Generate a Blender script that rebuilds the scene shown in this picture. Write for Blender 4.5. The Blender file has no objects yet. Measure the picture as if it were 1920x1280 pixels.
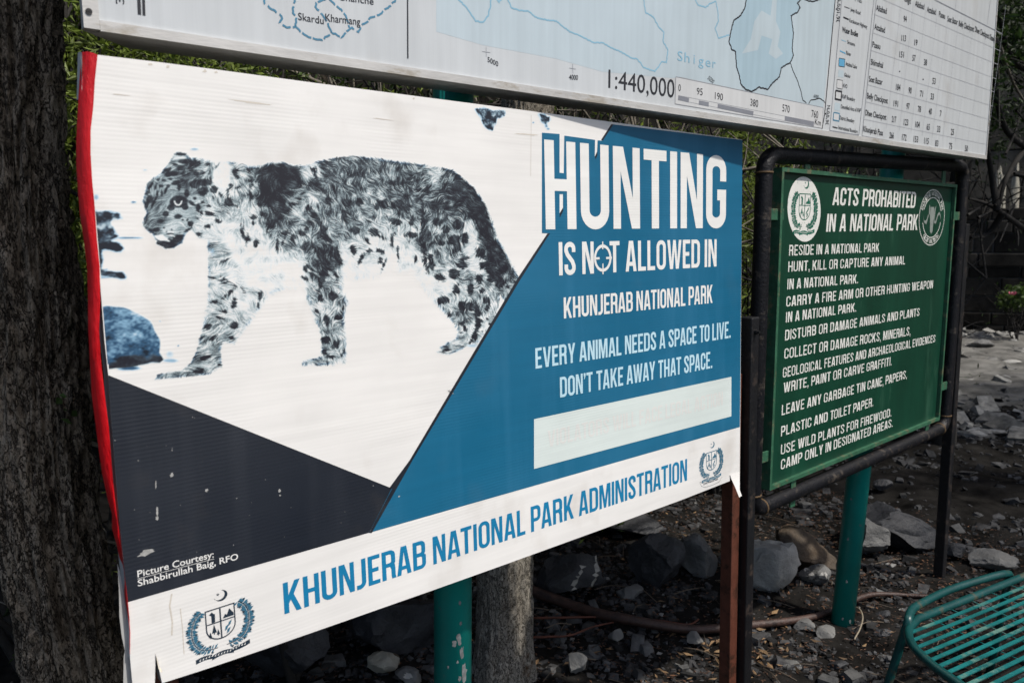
import bpy, bmesh, math, random
import numpy as np
from mathutils import Vector, Matrix
from mathutils.geometry import tessellate_polygon
R = math.radians
SC = bpy.context.scene
COL = SC.collection
# ------------------------------------------------------------------ camera
FOC = 1440.0                                   # focal length in photograph pixels (photograph 1920 x 1280)
EYE = Vector((0, 0, 1.68))
PITCH, ROLL, YAW = 0.13398, -0.00717, 0.70354
def cam_axes():
    cy, sy, cp, sp, cr, sr = math.cos(YAW), math.sin(YAW), math.cos(PITCH), math.sin(PITCH), math.cos(ROLL), math.sin(ROLL)
    F = Vector((sy*cp, cy*cp, -sp)); Rt = Vector((cy, -sy, 0)); U = Rt.cross(F)
    return cr*Rt+sr*U, -sr*Rt+cr*U, F
CR, CU, CF = cam_axes()
cd = bpy.data.cameras.new('camera'); cam = bpy.data.objects.new('camera', cd); COL.objects.link(cam)
cam.matrix_world = Matrix(((CR.x, CU.x, -CF.x, EYE.x), (CR.y, CU.y, -CF.y, EYE.y), (CR.z, CU.z, -CF.z, EYE.z), (0, 0, 0, 1)))
cd.sensor_width = 36; cd.lens = FOC/1920*36; cd.clip_start = .02; cd.clip_end = 500
cd.dof.use_dof = True; cd.dof.focus_distance = 2.0; cd.dof.aperture_fstop = 6.3
SC.camera = cam
# ------------------------------------------------------------------ sky, sun, exposure
SUN_EL, SUN_AZ = 57.0, 158.0                   # azimuth clockwise from +Y: the sun stands in front of the boards, a little to the right
w = bpy.data.worlds.new('World'); SC.world = w; w.use_nodes = True
nt = w.node_tree; bg = nt.nodes['Background']
sky = nt.nodes.new('ShaderNodeTexSky'); sky.sky_type = 'NISHITA'; sky.sun_disc = False
sky.sun_elevation = R(SUN_EL); sky.sun_rotation = R(SUN_AZ); sky.air_density = 1.0; sky.dust_density = 2.5
nt.links.new(sky.outputs[0], bg.inputs[0]); bg.inputs[1].default_value = 0.085
sl = bpy.data.lights.new('sun', 'SUN'); so = bpy.data.objects.new('sun', sl); COL.objects.link(so)
sl.energy = 2.7; sl.angle = R(1.6); sl.color = (1.0, .945, .865)
sd_ = Vector((math.sin(R(SUN_AZ))*math.cos(R(SUN_EL)), math.cos(R(SUN_AZ))*math.cos(R(SUN_EL)), math.sin(R(SUN_EL))))
so.rotation_euler = sd_.to_track_quat('Z', 'Y').to_euler()
SC.view_settings.view_transform = 'Standard'; SC.view_settings.look = 'None'
SC.view_settings.exposure = 0.64; SC.view_settings.gamma = 1; SC.view_settings.use_curve_mapping = False
# ------------------------------------------------------------------ measuring: photograph points onto real planes
def ray(x, y): return CR*((x-960)/FOC) - CU*((y-640)/FOC) + CF
class Plane:
    """A board standing in the place: point O, unit axes U (right) and V (up), N towards the viewer."""
    def __init__(s, O, yaw=0, lean=0):
        s.O = Vector(O); s.U = Vector((math.cos(R(yaw)), math.sin(R(yaw)), 0))
        bk = Vector((-math.sin(R(yaw)), math.cos(R(yaw)), 0))
        s.V = Vector((0, 0, 1))*math.cos(R(lean)) + bk*math.sin(R(lean)); s.N = s.U.cross(s.V)
    def uv(s, x, y):
        d = ray(x, y); t = (s.O-EYE).dot(s.N)/d.dot(s.N); p = EYE+d*t-s.O
        return (p.dot(s.U), p.dot(s.V))
    def pt(s, u, v, off=0.0): return s.O+s.U*u+s.V*v+s.N*off
    def at(s, x, y, off=0.0):
        d = ray(x, y); q = s.O+s.N*off; t = (q-EYE).dot(s.N)/d.dot(s.N); return EYE+d*t
def on_level(x, y, z=0.0):
    d = ray(x, y); return EYE+d*((z-EYE.z)/d.z)
def on_depth(x, y, Y):
    d = ray(x, y); return EYE+d*(Y/d.y)
# ------------------------------------------------------------------ noise for shapes
def _h(i, j, k, s):
    n = (i.astype(np.int64)*374761393+j.astype(np.int64)*668265263+k.astype(np.int64)*2147483647+s*1274126177) & 0xffffffff
    n = ((n ^ (n >> 13))*1274126177) & 0xffffffff
    return ((n ^ (n >> 16)) & 0xffff)/32767.5-1
def vnoise(P, s=0):
    P = np.asarray(P, float); i = np.floor(P).astype(int); f = P-i; f = f*f*(3-2*f); r = 0
    for a in (0, 1):
        for b in (0, 1):
            for c in (0, 1):
                wgt = (f[:, 0] if a else 1-f[:, 0])*(f[:, 1] if b else 1-f[:, 1])*(f[:, 2] if c else 1-f[:, 2])
                r = r+wgt*_h(i[:, 0]+a, i[:, 1]+b, i[:, 2]+c, s)
    return r
def fbm(P, o=4, s=0):
    P = np.asarray(P, float); return sum(vnoise(P*2**k, s+k)/2**k for k in range(o))
# ------------------------------------------------------------------ objects
def tag(o, label=None, cat=None, group=None, kind=None):
    if label: o['label'] = label
    if cat: o['category'] = cat
    if group: o['group'] = group
    if kind: o['kind'] = kind
    return o
def thing(name, loc, label, cat, group=None):
    o = bpy.data.objects.new(name, None); COL.objects.link(o); o.location = loc; o.empty_display_size = .1
    return tag(o, label, cat, group)
def base_of(parent):
    return Vector((0, 0, 0)) if parent is None else base_of(parent.parent)+Vector(parent.location)
def mesh_obj(name, verts, faces, mats, parent=None, smooth=False, world=True, midx=None, loc=None):
    """verts in world coordinates when world=True (they are made local to the parent's base)."""
    v = np.asarray([tuple(p) for p in verts] if not isinstance(verts, np.ndarray) else verts, float).reshape(-1, 3)
    if parent is not None and world: v = v-np.array(base_of(parent))
    if loc is not None: v = v-np.array(loc)
    me = bpy.data.meshes.new(name)
    me.from_pydata(v.tolist(), [], faces if isinstance(faces, list) else faces.tolist())
    mats = mats if isinstance(mats, (list, tuple)) else [mats]
    for m in mats: me.materials.append(m)
    if midx is not None: me.polygons.foreach_set('material_index', np.asarray(midx, np.int32))
    if smooth: me.polygons.foreach_set('use_smooth', np.ones(len(me.polygons), bool))
    me.update()
    o = bpy.data.objects.new(name, me); COL.objects.link(o)
    if parent is not None: o.parent = parent
    if loc is not None: o.location = loc
    return o
class MB:
    def __init__(s): s.v = []; s.f = []
    def add(s, v, f):
        n = len(s.v); s.v += [Vector(p) for p in v]; s.f += [[i+n for i in q] for q in f]; return s
    def box(s, c, hx, hy, hz, ax=None, bev=0.0):
        c = Vector(c); X, Y, Z = ax or (Vector((1, 0, 0)), Vector((0, 1, 0)), Vector((0, 0, 1)))
        bm = bmesh.new(); bmesh.ops.create_cube(bm, size=2)
        for q in bm.verts: q.co = Vector((q.co.x*hx, q.co.y*hy, q.co.z*hz))
        if bev: bmesh.ops.bevel(bm, geom=bm.edges[:], offset=bev, segments=2, affect='EDGES', profile=.5)
        bm.verts.index_update()
        s.add([c+X*q.co.x+Y*q.co.y+Z*q.co.z for q in bm.verts], [[q.index for q in f.verts] for f in bm.faces]); bm.free(); return s
    def tube(s, pts, r, n=12, cap=True):
        pts = [Vector(p) for p in pts]; rs = r if isinstance(r, (list, tuple)) else [r]*len(pts)
        rings = []; up = None
        for i, p in enumerate(pts):
            t = (pts[min(i+1, len(pts)-1)]-pts[max(i-1, 0)]).normalized()
            if up is None:
                up = Vector((0, 0, 1)) if abs(t.z) < .9 else Vector((1, 0, 0))
            a = (up-t*up.dot(t)).normalized(); b = t.cross(a); up = a
            rings.append([p+(a*math.cos(2*math.pi*k/n)+b*math.sin(2*math.pi*k/n))*rs[i] for k in range(n)])
        f = []
        for i in range(len(rings)-1):
            for k in range(n): f.append([i*n+k, i*n+(k+1) % n, (i+1)*n+(k+1) % n, (i+1)*n+k])
        if cap: f.append(list(range(n))[::-1]); f.append([(len(rings)-1)*n+k for k in range(n)])
        return s.add([q for g in rings for q in g], f)
    def build(s, name, mat, parent=None, smooth=False): return mesh_obj(name, s.v, s.f, mat, parent, smooth)
def spline(pts, n=6):
    P = [Vector(p) for p in pts]; out = []
    for i in range(len(P)-1):
        a, b, c, d = P[max(i-1, 0)], P[i], P[i+1], P[min(i+2, len(P)-1)]
        for k in range(n):
            t = k/n; out.append(.5*((2*b)+(c-a)*t+(2*a-5*b+4*c-d)*t*t+(3*b-a-3*c+d)*t**3))
    return out+[P[-1]]
def shade_smooth_by_angle(o, ang=35):
    me = o.data; me.polygons.foreach_set('use_smooth', np.ones(len(me.polygons), bool))
    try: me.set_sharp_from_angle(angle=R(ang))
    except Exception: pass
# ------------------------------------------------------------------ materials
def mat(name, col, rough=.6, metal=0.0, var=.15, scale=8.0, bump=0.0, bscale=60.0, col2=None, spec=.5, island=0.0, stretch=None, wear=None):
    """Principled material: noise between two tints, optional bump, per-piece variation and worn patches (wear = (colour, amount, scale))."""
    m = bpy.data.materials.new(name); m.use_nodes = True; n = m.node_tree; L = n.links; b = n.nodes['Principled BSDF']
    b.inputs['Roughness'].default_value = rough; b.inputs['Metallic'].default_value = metal; b.inputs['Specular IOR Level'].default_value = spec
    tc = n.nodes.new('ShaderNodeTexCoord'); src = tc.outputs['Object']
    if stretch:
        mp = n.nodes.new('ShaderNodeMapping'); mp.inputs['Scale'].default_value = stretch; L.new(src, mp.inputs[0]); src = mp.outputs[0]
    nz = n.nodes.new('ShaderNodeTexNoise'); nz.inputs['Scale'].default_value = scale; nz.inputs['Detail'].default_value = 8; nz.inputs['Roughness'].default_value = .62
    L.new(src, nz.inputs['Vector'])
    cr = n.nodes.new('ShaderNodeValToRGB'); c1 = [c*(1-var) for c in col]; c2 = col2 or [min(1, c*(1+var)) for c in col]
    cr.color_ramp.elements[0].position = .32; cr.color_ramp.elements[1].position = .68
    cr.color_ramp.elements[0].color = (*c1, 1); cr.color_ramp.elements[1].color = (*c2, 1)
    L.new(nz.outputs['Fac'], cr.inputs[0]); out = cr.outputs[0]
    if wear:
        wc, amt, wsc = wear
        wn = n.nodes.new('ShaderNodeTexNoise'); wn.inputs['Scale'].default_value = wsc; wn.inputs['Detail'].default_value = 6; wn.inputs['Roughness'].default_value = .7; L.new(src, wn.inputs['Vector'])
        wr = n.nodes.new('ShaderNodeValToRGB'); wr.color_ramp.elements[0].position = 1-amt-.04; wr.color_ramp.elements[1].position = 1-amt+.05
        L.new(wn.outputs['Fac'], wr.inputs[0]); mx = n.nodes.new('ShaderNodeMixRGB'); L.new(wr.outputs[0], mx.inputs[0]); L.new(out, mx.inputs[1]); mx.inputs[2].default_value = (*wc, 1); out = mx.outputs[0]
    if island:
        g = n.nodes.new('ShaderNodeNewGeometry'); mr = n.nodes.new('ShaderNodeMapRange'); mr.inputs['To Min'].default_value = 1-island; mr.inputs['To Max'].default_value = 1+island
        L.new(g.outputs['Random Per Island'], mr.inputs['Value']); mx = n.nodes.new('ShaderNodeMixRGB'); mx.blend_type = 'MULTIPLY'; mx.inputs[0].default_value = 1
        L.new(out, mx.inputs[1]); L.new(mr.outputs[0], mx.inputs[2]); out = mx.outputs[0]
    L.new(out, b.inputs['Base Color'])
    if bump:
        bn = n.nodes.new('ShaderNodeTexNoise'); bn.inputs['Scale'].default_value = bscale; bn.inputs['Detail'].default_value = 8; bn.inputs['Roughness'].default_value = .65; L.new(src, bn.inputs['Vector'])
        bp = n.nodes.new('ShaderNodeBump'); bp.inputs['Strength'].default_value = bump; bp.inputs['Distance'].default_value = .01
        L.new(bn.outputs['Fac'], bp.inputs['Height']); L.new(bp.outputs[0], b.inputs['Normal'])
    return m
def bark_mat(name, c1, c2, crack, sc, st, patch=None):
    m = bpy.data.materials.new(name); m.use_nodes = True; n = m.node_tree; L = n.links; b = n.nodes['Principled BSDF']; b.inputs['Roughness'].default_value = .92; b.inputs['Specular IOR Level'].default_value = .15
    tc = n.nodes.new('ShaderNodeTexCoord'); mp = n.nodes.new('ShaderNodeMapping'); mp.inputs['Scale'].default_value = st; L.new(tc.outputs['Object'], mp.inputs[0])
    def noise(s, det, src): z = n.nodes.new('ShaderNodeTexNoise'); z.inputs['Scale'].default_value = s; z.inputs['Detail'].default_value = det; z.inputs['Roughness'].default_value = .68; L.new(src, z.inputs['Vector']); return z
    wob = noise(sc*.6, 5, mp.outputs[0]); mx = n.nodes.new('ShaderNodeMixRGB'); mx.blend_type = 'LINEAR_LIGHT'; mx.inputs[0].default_value = .10; L.new(mp.outputs[0], mx.inputs[1]); L.new(wob.outputs['Color'], mx.inputs[2])
    vo = n.nodes.new('ShaderNodeTexVoronoi'); vo.feature = 'DISTANCE_TO_EDGE'; vo.inputs['Scale'].default_value = sc; L.new(mx.outputs[0], vo.inputs['Vector'])
    v2 = n.nodes.new('ShaderNodeTexVoronoi'); v2.feature = 'DISTANCE_TO_EDGE'; v2.inputs['Scale'].default_value = sc*2.7; L.new(mx.outputs[0], v2.inputs['Vector'])
    def rmp(f, a, b_, c0=0, c1=1): r = n.nodes.new('ShaderNodeMapRange'); r.inputs[1].default_value = a; r.inputs[2].default_value = b_; r.inputs[3].default_value = c0; r.inputs[4].default_value = c1; L.new(f, r.inputs[0]); return r.outputs[0]
    def mth(op, a, b_): q = n.nodes.new('ShaderNodeMath'); q.operation = op; L.new(a, q.inputs[0]); L.new(b_, q.inputs[1]); return q.outputs[0]
    k = mth('MULTIPLY', rmp(vo.outputs['Distance'], .0, .09, .0, 1), rmp(v2.outputs['Distance'], .0, .08, .45, 1))
    cr = n.nodes.new('ShaderNodeValToRGB'); cr.color_ramp.elements[0].position = .3; cr.color_ramp.elements[1].position = .72; cr.color_ramp.elements[0].color = (*c1, 1); cr.color_ramp.elements[1].color = (*c2, 1)
    big = noise(4.5, 9, tc.outputs['Object']); L.new(big.outputs['Fac'], cr.inputs[0]); out = cr.outputs[0]
    if patch:
        pn = noise(5, 4, tc.outputs['Object']); pm = n.nodes.new('ShaderNodeMixRGB'); L.new(rmp(pn.outputs['Fac'], .60, .68), pm.inputs[0]); L.new(out, pm.inputs[1]); pm.inputs[2].default_value = (*patch, 1); out = pm.outputs[0]
    m2 = n.nodes.new('ShaderNodeMixRGB'); L.new(k, m2.inputs[0]); m2.inputs[1].default_value = (*crack, 1); L.new(out, m2.inputs[2]); L.new(m2.outputs[0], b.inputs['Base Color'])
    fine = noise(90, 8, tc.outputs['Object']); hgt = mth('ADD', k, rmp(fine.outputs['Fac'], 0, 1, 0, .55))
    bp = n.nodes.new('ShaderNodeBump'); bp.inputs['Strength'].default_value = 1.0; bp.inputs['Distance'].default_value = .006; L.new(hgt, bp.inputs['Height']); L.new(bp.outputs[0], b.inputs['Normal'])
    return m
def print_mat(name, col, rough=.38, attr=None, stain=0.0, ribs=.5, vertical=False, spec=.4, fade=0.0):
    """Ink on ribbed plastic sheet: fine ribs, faint streaks, brownish weathering."""
    m = bpy.data.materials.new(name); m.use_nodes = True; n = m.node_tree; L = n.links; b = n.nodes['Principled BSDF']
    b.inputs['Roughness'].default_value = rough; b.inputs['Specular IOR Level'].default_value = spec
    tc = n.nodes.new('ShaderNodeTexCoord')
    def noise(sc, det=5, st=None):
        src = tc.outputs['Object']
        if st:
            mp = n.nodes.new('ShaderNodeMapping'); mp.inputs['Scale'].default_value = st; L.new(src, mp.inputs[0]); src = mp.outputs[0]
        z = n.nodes.new('ShaderNodeTexNoise'); z.inputs['Scale'].default_value = sc; z.inputs['Detail'].default_value = det; L.new(src, z.inputs['Vector']); return z.outputs['Fac']
    def ramp(f, a, b_, c0, c1):
        r = n.nodes.new('ShaderNodeMapRange'); r.inputs['From Min'].default_value = a; r.inputs['From Max'].default_value = b_; r.inputs['To Min'].default_value = c0; r.inputs['To Max'].default_value = c1; L.new(f, r.inputs['Value']); return r.outputs[0]
    def mul(c, f):
        x = n.nodes.new('ShaderNodeMixRGB'); x.blend_type = 'MULTIPLY'; x.inputs[0].default_value = 1; L.new(c, x.inputs[1]); L.new(f, x.inputs[2]); return x.outputs[0]
    if attr:
        a = n.nodes.new('ShaderNodeAttribute'); a.attribute_name = attr; c = a.outputs['Color']
    else:
        rg = n.nodes.new('ShaderNodeRGB'); rg.outputs[0].default_value = (*col, 1); c = rg.outputs[0]
    wv = n.nodes.new('ShaderNodeTexWave'); wv.bands_direction = 'X' if vertical else 'Z'; wv.inputs['Scale'].default_value = 46 if not vertical else 60; wv.inputs['Distortion'].default_value = .5; wv.inputs['Detail'].default_value = 1; wv.inputs['Detail Scale'].default_value = .6
    L.new(tc.outputs['Object'], wv.inputs['Vector'])
    patch = ramp(noise(3.2, 4, (1, 1, 2.2)), .44, .66, .05, 1.0)
    mm = n.nodes.new('ShaderNodeMath'); mm.operation = 'MULTIPLY'; L.new(wv.outputs['Fac'], mm.inputs[0]); L.new(patch, mm.inputs[1])
    c = mul(c, ramp(mm.outputs[0], 0, 1, 1.0, 1-.035*ribs*2))
    c = mul(c, ramp(noise(60, 3, (1, 1, .06) if vertical else (.05, 1, 1)), .3, .7, .96, 1.04))
    c = mul(c, ramp(noise(5, 6), .3, .7, .95, 1.04))
    if fade:
        sk = n.nodes.new('ShaderNodeMath'); sk.operation = 'ADD'; L.new(ramp(noise(2.2, 5), .4, .7, 0, fade), sk.inputs[0]); L.new(ramp(noise(16, 4, (1, 1, .05)), .5, .75, 0, fade*.8), sk.inputs[1])
        x = n.nodes.new('ShaderNodeMixRGB'); L.new(sk.outputs[0], x.inputs[0]); L.new(c, x.inputs[1]); x.inputs[2].default_value = (*[min(1, q*1.35+.03) for q in col], 1); c = x.outputs[0]
    if stain:
        f = ramp(noise(7, 9, (1, 1, .8)), .60, .78, 0.0, stain)
        x = n.nodes.new('ShaderNodeMixRGB'); L.new(f, x.inputs[0]); L.new(c, x.inputs[1]); x.inputs[2].default_value = (.33, .27, .2, 1); c = x.outputs[0]
    L.new(c, b.inputs['Base Color'])
    bp = n.nodes.new('ShaderNodeBump'); bp.inputs['Strength'].default_value = .14*ribs; bp.inputs['Distance'].default_value = .002
    L.new(mm.outputs[0], bp.inputs['Height'])
    bp2 = n.nodes.new('ShaderNodeBump'); bp2.inputs['Strength'].default_value = .25; bp2.inputs['Distance'].default_value = .01
    L.new(noise(3.5, 2), bp2.inputs['Height']); L.new(bp.outputs[0], bp2.inputs['Normal']); L.new(bp2.outputs[0], b.inputs['Normal'])
    return m
# ------------------------------------------------------------------ flat print: outlines, strokes, lettering
def flat(name, plane, groups, material, parent, off):
    """groups: list of [outer, hole, hole..] outlines in plane (u, v); one thin sheet of ink."""
    V, Fc = [], []
    if 0 < off < .004: off = off*.35                  # ink is thin
    for g in groups:
        off_g = off
        if isinstance(g, tuple): off_g, g = off+g[0], g[1]
        loops = [[Vector((a[0], a[1], 0)) for a in l] for l in g]
        pts = [p for l in loops for p in l]; n = len(V)
        for t in tessellate_polygon(loops):
            a, b_, c = (pts[i] for i in t)
            if (b_-a).cross(c-a).z < 0: t = (t[0], t[2], t[1])
            if abs((b_-a).cross(c-a).z) > 1e-12: Fc.append([i+n for i in t])
        V += [plane.pt(p.x, p.y, off_g) for p in pts]
    return mesh_obj(name, V, Fc, material, parent)
def px_loop(plane, pts): return [plane.uv(*p) for p in pts]
def stroke2(pts, wd, closed=False):
    """outline loops of a constant-width line through 2-D pts (mitred)."""
    P = [Vector(p).to_2d() if len(p) == 3 else Vector(p) for p in pts]
    Q = [P[0]]
    for p in P[1:]:
        if (p-Q[-1]).length > 1e-7: Q.append(p)
    P = Q; n = len(P); Lf, Rg = [], []
    for i in range(n):
        a = P[i-1] if (i > 0 or closed) else None; c = P[(i+1) % n] if (i < n-1 or closed) else None
        d1 = (P[i]-a).normalized() if a is not None else (c-P[i]).normalized(); d2 = (c-P[i]).normalized() if c is not None else d1
        n1 = Vector((-d1.y, d1.x)); n2 = Vector((-d2.y, d2.x)); m = n1+n2
        if m.length < .3: m = n1
        m.normalize(); k = min(1/max(m.dot(n1), .45), 1.8)
        Lf.append(tuple(P[i]+m*k*wd/2)); Rg.append(tuple(P[i]-m*k*wd/2))
    return [Lf, Rg] if closed else [Lf+Rg[::-1]]
def quads_line(pts, wd):
    """a thin line as separate groups per piece, never crossing itself."""
    out = stroke2(pts, wd)[0]; n = len(out)//2
    return [[[out[i], out[i+1], out[2*n-2-i], out[2*n-1-i]]] for i in range(n-1)]
def px_line(plane, pts, wd, jag=0, seed=0):
    uv = px_loop(plane, pts)
    if jag:
        rg = random.Random(seed); o = [uv[0]]
        for a, b_ in zip(uv, uv[1:]):
            L_ = math.hypot(b_[0]-a[0], b_[1]-a[1]); k = max(1, int(L_/(jag*3)))
            for q in range(1, k): o.append((a[0]+(b_[0]-a[0])*q/k+rg.uniform(-jag, jag), a[1]+(b_[1]-a[1])*q/k+rg.uniform(-jag, jag)))
            o.append(b_)
        uv = o
    return quads_line(uv, wd)
# --- condensed poster capitals, drawn as outlines (cap height 1)
def arc(cx, cy, rx, ry, a0, a1, n=6): return [(cx+rx*math.cos(R(a0+(a1-a0)*k/n)), cy+ry*math.sin(R(a0+(a1-a0)*k/n))) for k in range(n+1)]
def rrect(x0, y0, x1, y1, r, corners='1111'):
    o = []
    for (cx, cy, a, on, kx, ky) in ((x1-r, y1-r, 0, corners[0], x1, y1), (x0+r, y1-r, 90, corners[1], x0, y1), (x0+r, y0+r, 180, corners[2], x0, y0), (x1-r, y0+r, 270, corners[3], x1, y0)):
        o += arc(cx, cy, r, r, a, a+90) if on == '1' else [(kx, ky)]
    return o
S_ = .15; H_ = S_/2
def glyphs(s=.15, t=.135):
    G = {}; H_ = s/2
    G['A'] = (.54, [[[(0, 0), (.165, 1), (.375, 1), (.54, 0), (.388, 0), (.36, .18), (.178, .18), (.15, 0)], [(.198, .31), (.34, .31), (.269, .80)]]])
    G['B'] = (.5, [[[(0, 0), (0, 1)]+arc(.3, .82, .185, .18, 90, 0)+[(.485, .66)]+arc(.42, .6, .06, .07, 0, -50, 3)+[(.44, .5)]+arc(.44, .44, .06, .06, 60, 0, 3)+[(.5, .19)]+arc(.3, .19, .2, .19, 0, -90), [(s, .58), (s, .865)]+arc(.27, .805, .065, .06, 90, 0)+arc(.27, .64, .065, .06, 0, -90), [(s, .135), (s, .445)]+arc(.285, .385, .065, .06, 90, 0)+arc(.285, .195, .065, .06, 0, -90)]])
    def cpath(w_, y0, y1): return [(w_-H_, y1)]+arc(w_/2, .80, w_/2-H_, .13, 0, 180, 12)+arc(w_/2, .20, w_/2-H_, .13, 180, 360, 12)+[(w_-H_, y0)]
    G['C'] = (.48, [stroke2(cpath(.48, .37, .65), s)])
    G['G'] = (.49, [stroke2(cpath(.49, .30, .65)+[(.49-H_, .46), (.27, .46)], s)])
    G['D'] = (.5, [[[(0, 0), (0, 1)]+arc(.28, .78, .22, .22, 90, 0, 8)+arc(.28, .22, .22, .22, 0, -90, 8), [(s, t), (s, 1-t)]+arc(.26, .775, .09, .09, 90, 0)+arc(.26, .225, .09, .09, 0, -90)]])
    G['E'] = (.42, [[[(0, 0), (0, 1), (.42, 1), (.42, 1-t), (s, 1-t), (s, .57), (.37, .57), (.37, .57-t), (s, .57-t), (s, t), (.42, t), (.42, 0)]]])
    G['F'] = (.41, [[[(0, 0), (0, 1), (.41, 1), (.41, 1-t), (s, 1-t), (s, .57), (.36, .57), (.36, .57-t), (s, .57-t), (s, 0)]]])
    G['H'] = (.5, [[[(0, 0), (0, 1), (s, 1), (s, .57), (.5-s, .57), (.5-s, 1), (.5, 1), (.5, 0), (.5-s, 0), (.5-s, .57-t), (s, .57-t), (s, 0)]]])
    G['I'] = (s, [[[(0, 0), (0, 1), (s, 1), (s, 0)]]])
    G['J'] = (.33, [stroke2([(.33-H_, 1), (.33-H_, .25)]+arc(.33-H_-.16, .22, .16, .155, 0, -80, 6)+[(0, .067)], s)])
    G['K'] = (.53, [[[(0, 0), (0, 1), (s, 1), (s, .57), (.35, 1), (.515, 1), (.31, .56), (.53, 0), (.37, 0), (.213, .41), (s, .29), (s, 0)]]])
    G['L'] = (.40, [[[(0, 0), (0, 1), (s, 1), (s, t), (.40, t), (.40, 0)]]])
    G['M'] = (.67, [[[(0, 0), (0, 1), (.21, 1), (.335, .32), (.46, 1), (.67, 1), (.67, 0), (.53, 0), (.53, .70), (.40, 0), (.27, 0), (.14, .70), (.14, 0)]]])
    G['N'] = (.51, [[[(0, 0), (0, 1), (.19, 1), (.37, .38), (.37, 1), (.51, 1), (.51, 0), (.35, 0), (.14, .70), (.14, 0)]]])
    G['O'] = (.5, [[rrect(0, 0, .5, 1, .23), rrect(s, t, .5-s, 1-t, .095)]])
    G['P'] = (.49, [[[(0, 0), (0, 1)]+arc(.29, .8, .2, .2, 90, 0)+arc(.29, .58, .2, .2, 0, -90)+[(s, .38), (s, 0)], [(s, .515), (s, .865)]+arc(.27, .795, .07, .07, 90, 0)+arc(.27, .585, .07, .07, 0, -90)]])
    G['R'] = (.51, [[[(0, 0), (0, 1)]+arc(.3, .81, .19, .19, 90, 0)+[(.49, .62)]+arc(.41, .58, .08, .08, 0, -50, 3)+[(.47, .47), (.485, .36), (.487, .12), (.51, 0), (.357, 0), (.338, .1), (.335, .34), (.29, .43), (s, .43), (s, 0)], [(s, .565), (s, .865)]+arc(.275, .80, .065, .065, 90, 0)+arc(.275, .63, .065, .065, 0, -90)]])
    G['S'] = (.47, [stroke2([(.47-H_, .69)]+arc(.235, .79, .235-H_, .14, 0, 180, 10)+[(H_, .735), (.13, .62), (.34, .40), (.47-H_, .27)]+arc(.235, .21, .235-H_, .14, 0, -180, 10)+[(H_, .32)], s)])
    G['T'] = (.47, [[[(.16, 0), (.16, 1-t), (0, 1-t), (0, 1), (.47, 1), (.47, 1-t), (.31, 1-t), (.31, 0)]]])
    G['U'] = (.5, [stroke2([(H_, 1)]+arc(.25, .22, .25-H_, .15, 180, 360, 12)+[(.5-H_, 1)], s)])
    G['V'] = (.53, [[[(0, 1), (.155, 1), (.27, .22), (.383, 1), (.53, 1), (.36, 0), (.172, 0)]]])
    G['W'] = (.79, [[[(0, 1), (.15, 1), (.235, .28), (.325, 1), (.465, 1), (.555, .28), (.64, 1), (.79, 1), (.64, 0), (.475, 0), (.395, .64), (.315, 0), (.15, 0)]]])
    G['Y'] = (.52, [[[(0, 1), (.16, 1), (.262, .58), (.362, 1), (.52, 1), (.335, .38), (.335, 0), (.185, 0), (.185, .38)]]])
    G['.'] = (s, [[[(0, 0), (0, .15), (s, .15), (s, 0)]]])
    G[','] = (s, [[[(0, 0), (0, .15), (s, .15), (s, .02), (.08, -.15), (.01, -.15), (.06, 0)]]])
    G["'"] = (.13, [[[(0, 1), (.14, 1), (.14, .86), (.07, .70), (.02, .70), (.06, .85), (0, .85)]]])
    ring = [[(.42+.40*math.cos(a), .47+.43*math.sin(a)) for a in np.linspace(0, 2*math.pi, 48, endpoint=False)], [(.42+.31*math.cos(a), .47+.335*math.sin(a)) for a in np.linspace(0, 2*math.pi, 48, endpoint=False)]]
    tk = [(-.003, [[(.395, .75), (.395, .99), (.445, .99), (.445, .75)]]), (-.003, [[(.395, -.04), (.395, .30), (.445, .30), (.445, -.04)]]), (-.003, [[(.02, .435), (.02, .505), (.27, .505), (.27, .435)]]), (-.003, [[(.57, .435), (.57, .505), (.84, .505), (.84, .435)]])]
    G['@'] = (.84, [ring]+tk)
    return G
GL = glyphs(); GLS = glyphs(.112, .125)
def poster_layout(txt, GL=None, sp=.078, word=.29):
    GL = GL or globals()['GL']
    x = 0; out = []; prev = None
    for ch in txt:
        if ch == ' ': x += word; prev = None; continue
        w_, gs = GL[ch]
        gap = sp
        if prev is None: gap = 0
        if ch == '@' or prev == '@': gap = -.01 if ch == '@' else -.10
        if prev and (prev+ch) in ('AV', 'AW', 'AT', 'TA', 'VA', 'WA', 'AY', 'YA', 'LT', 'TO', 'KA', 'RA', 'PA'): gap = .035
        x += gap
        for g in gs:
            o = 0
            if isinstance(g, tuple): o, g = .0003, g[1]
            elif ch == '@': o = .00015
            out.append((o, [[(x+a[0], a[1]) for a in l] for l in g]))
        x += w_; prev = ch
    return out, x
_fc = {}
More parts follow.
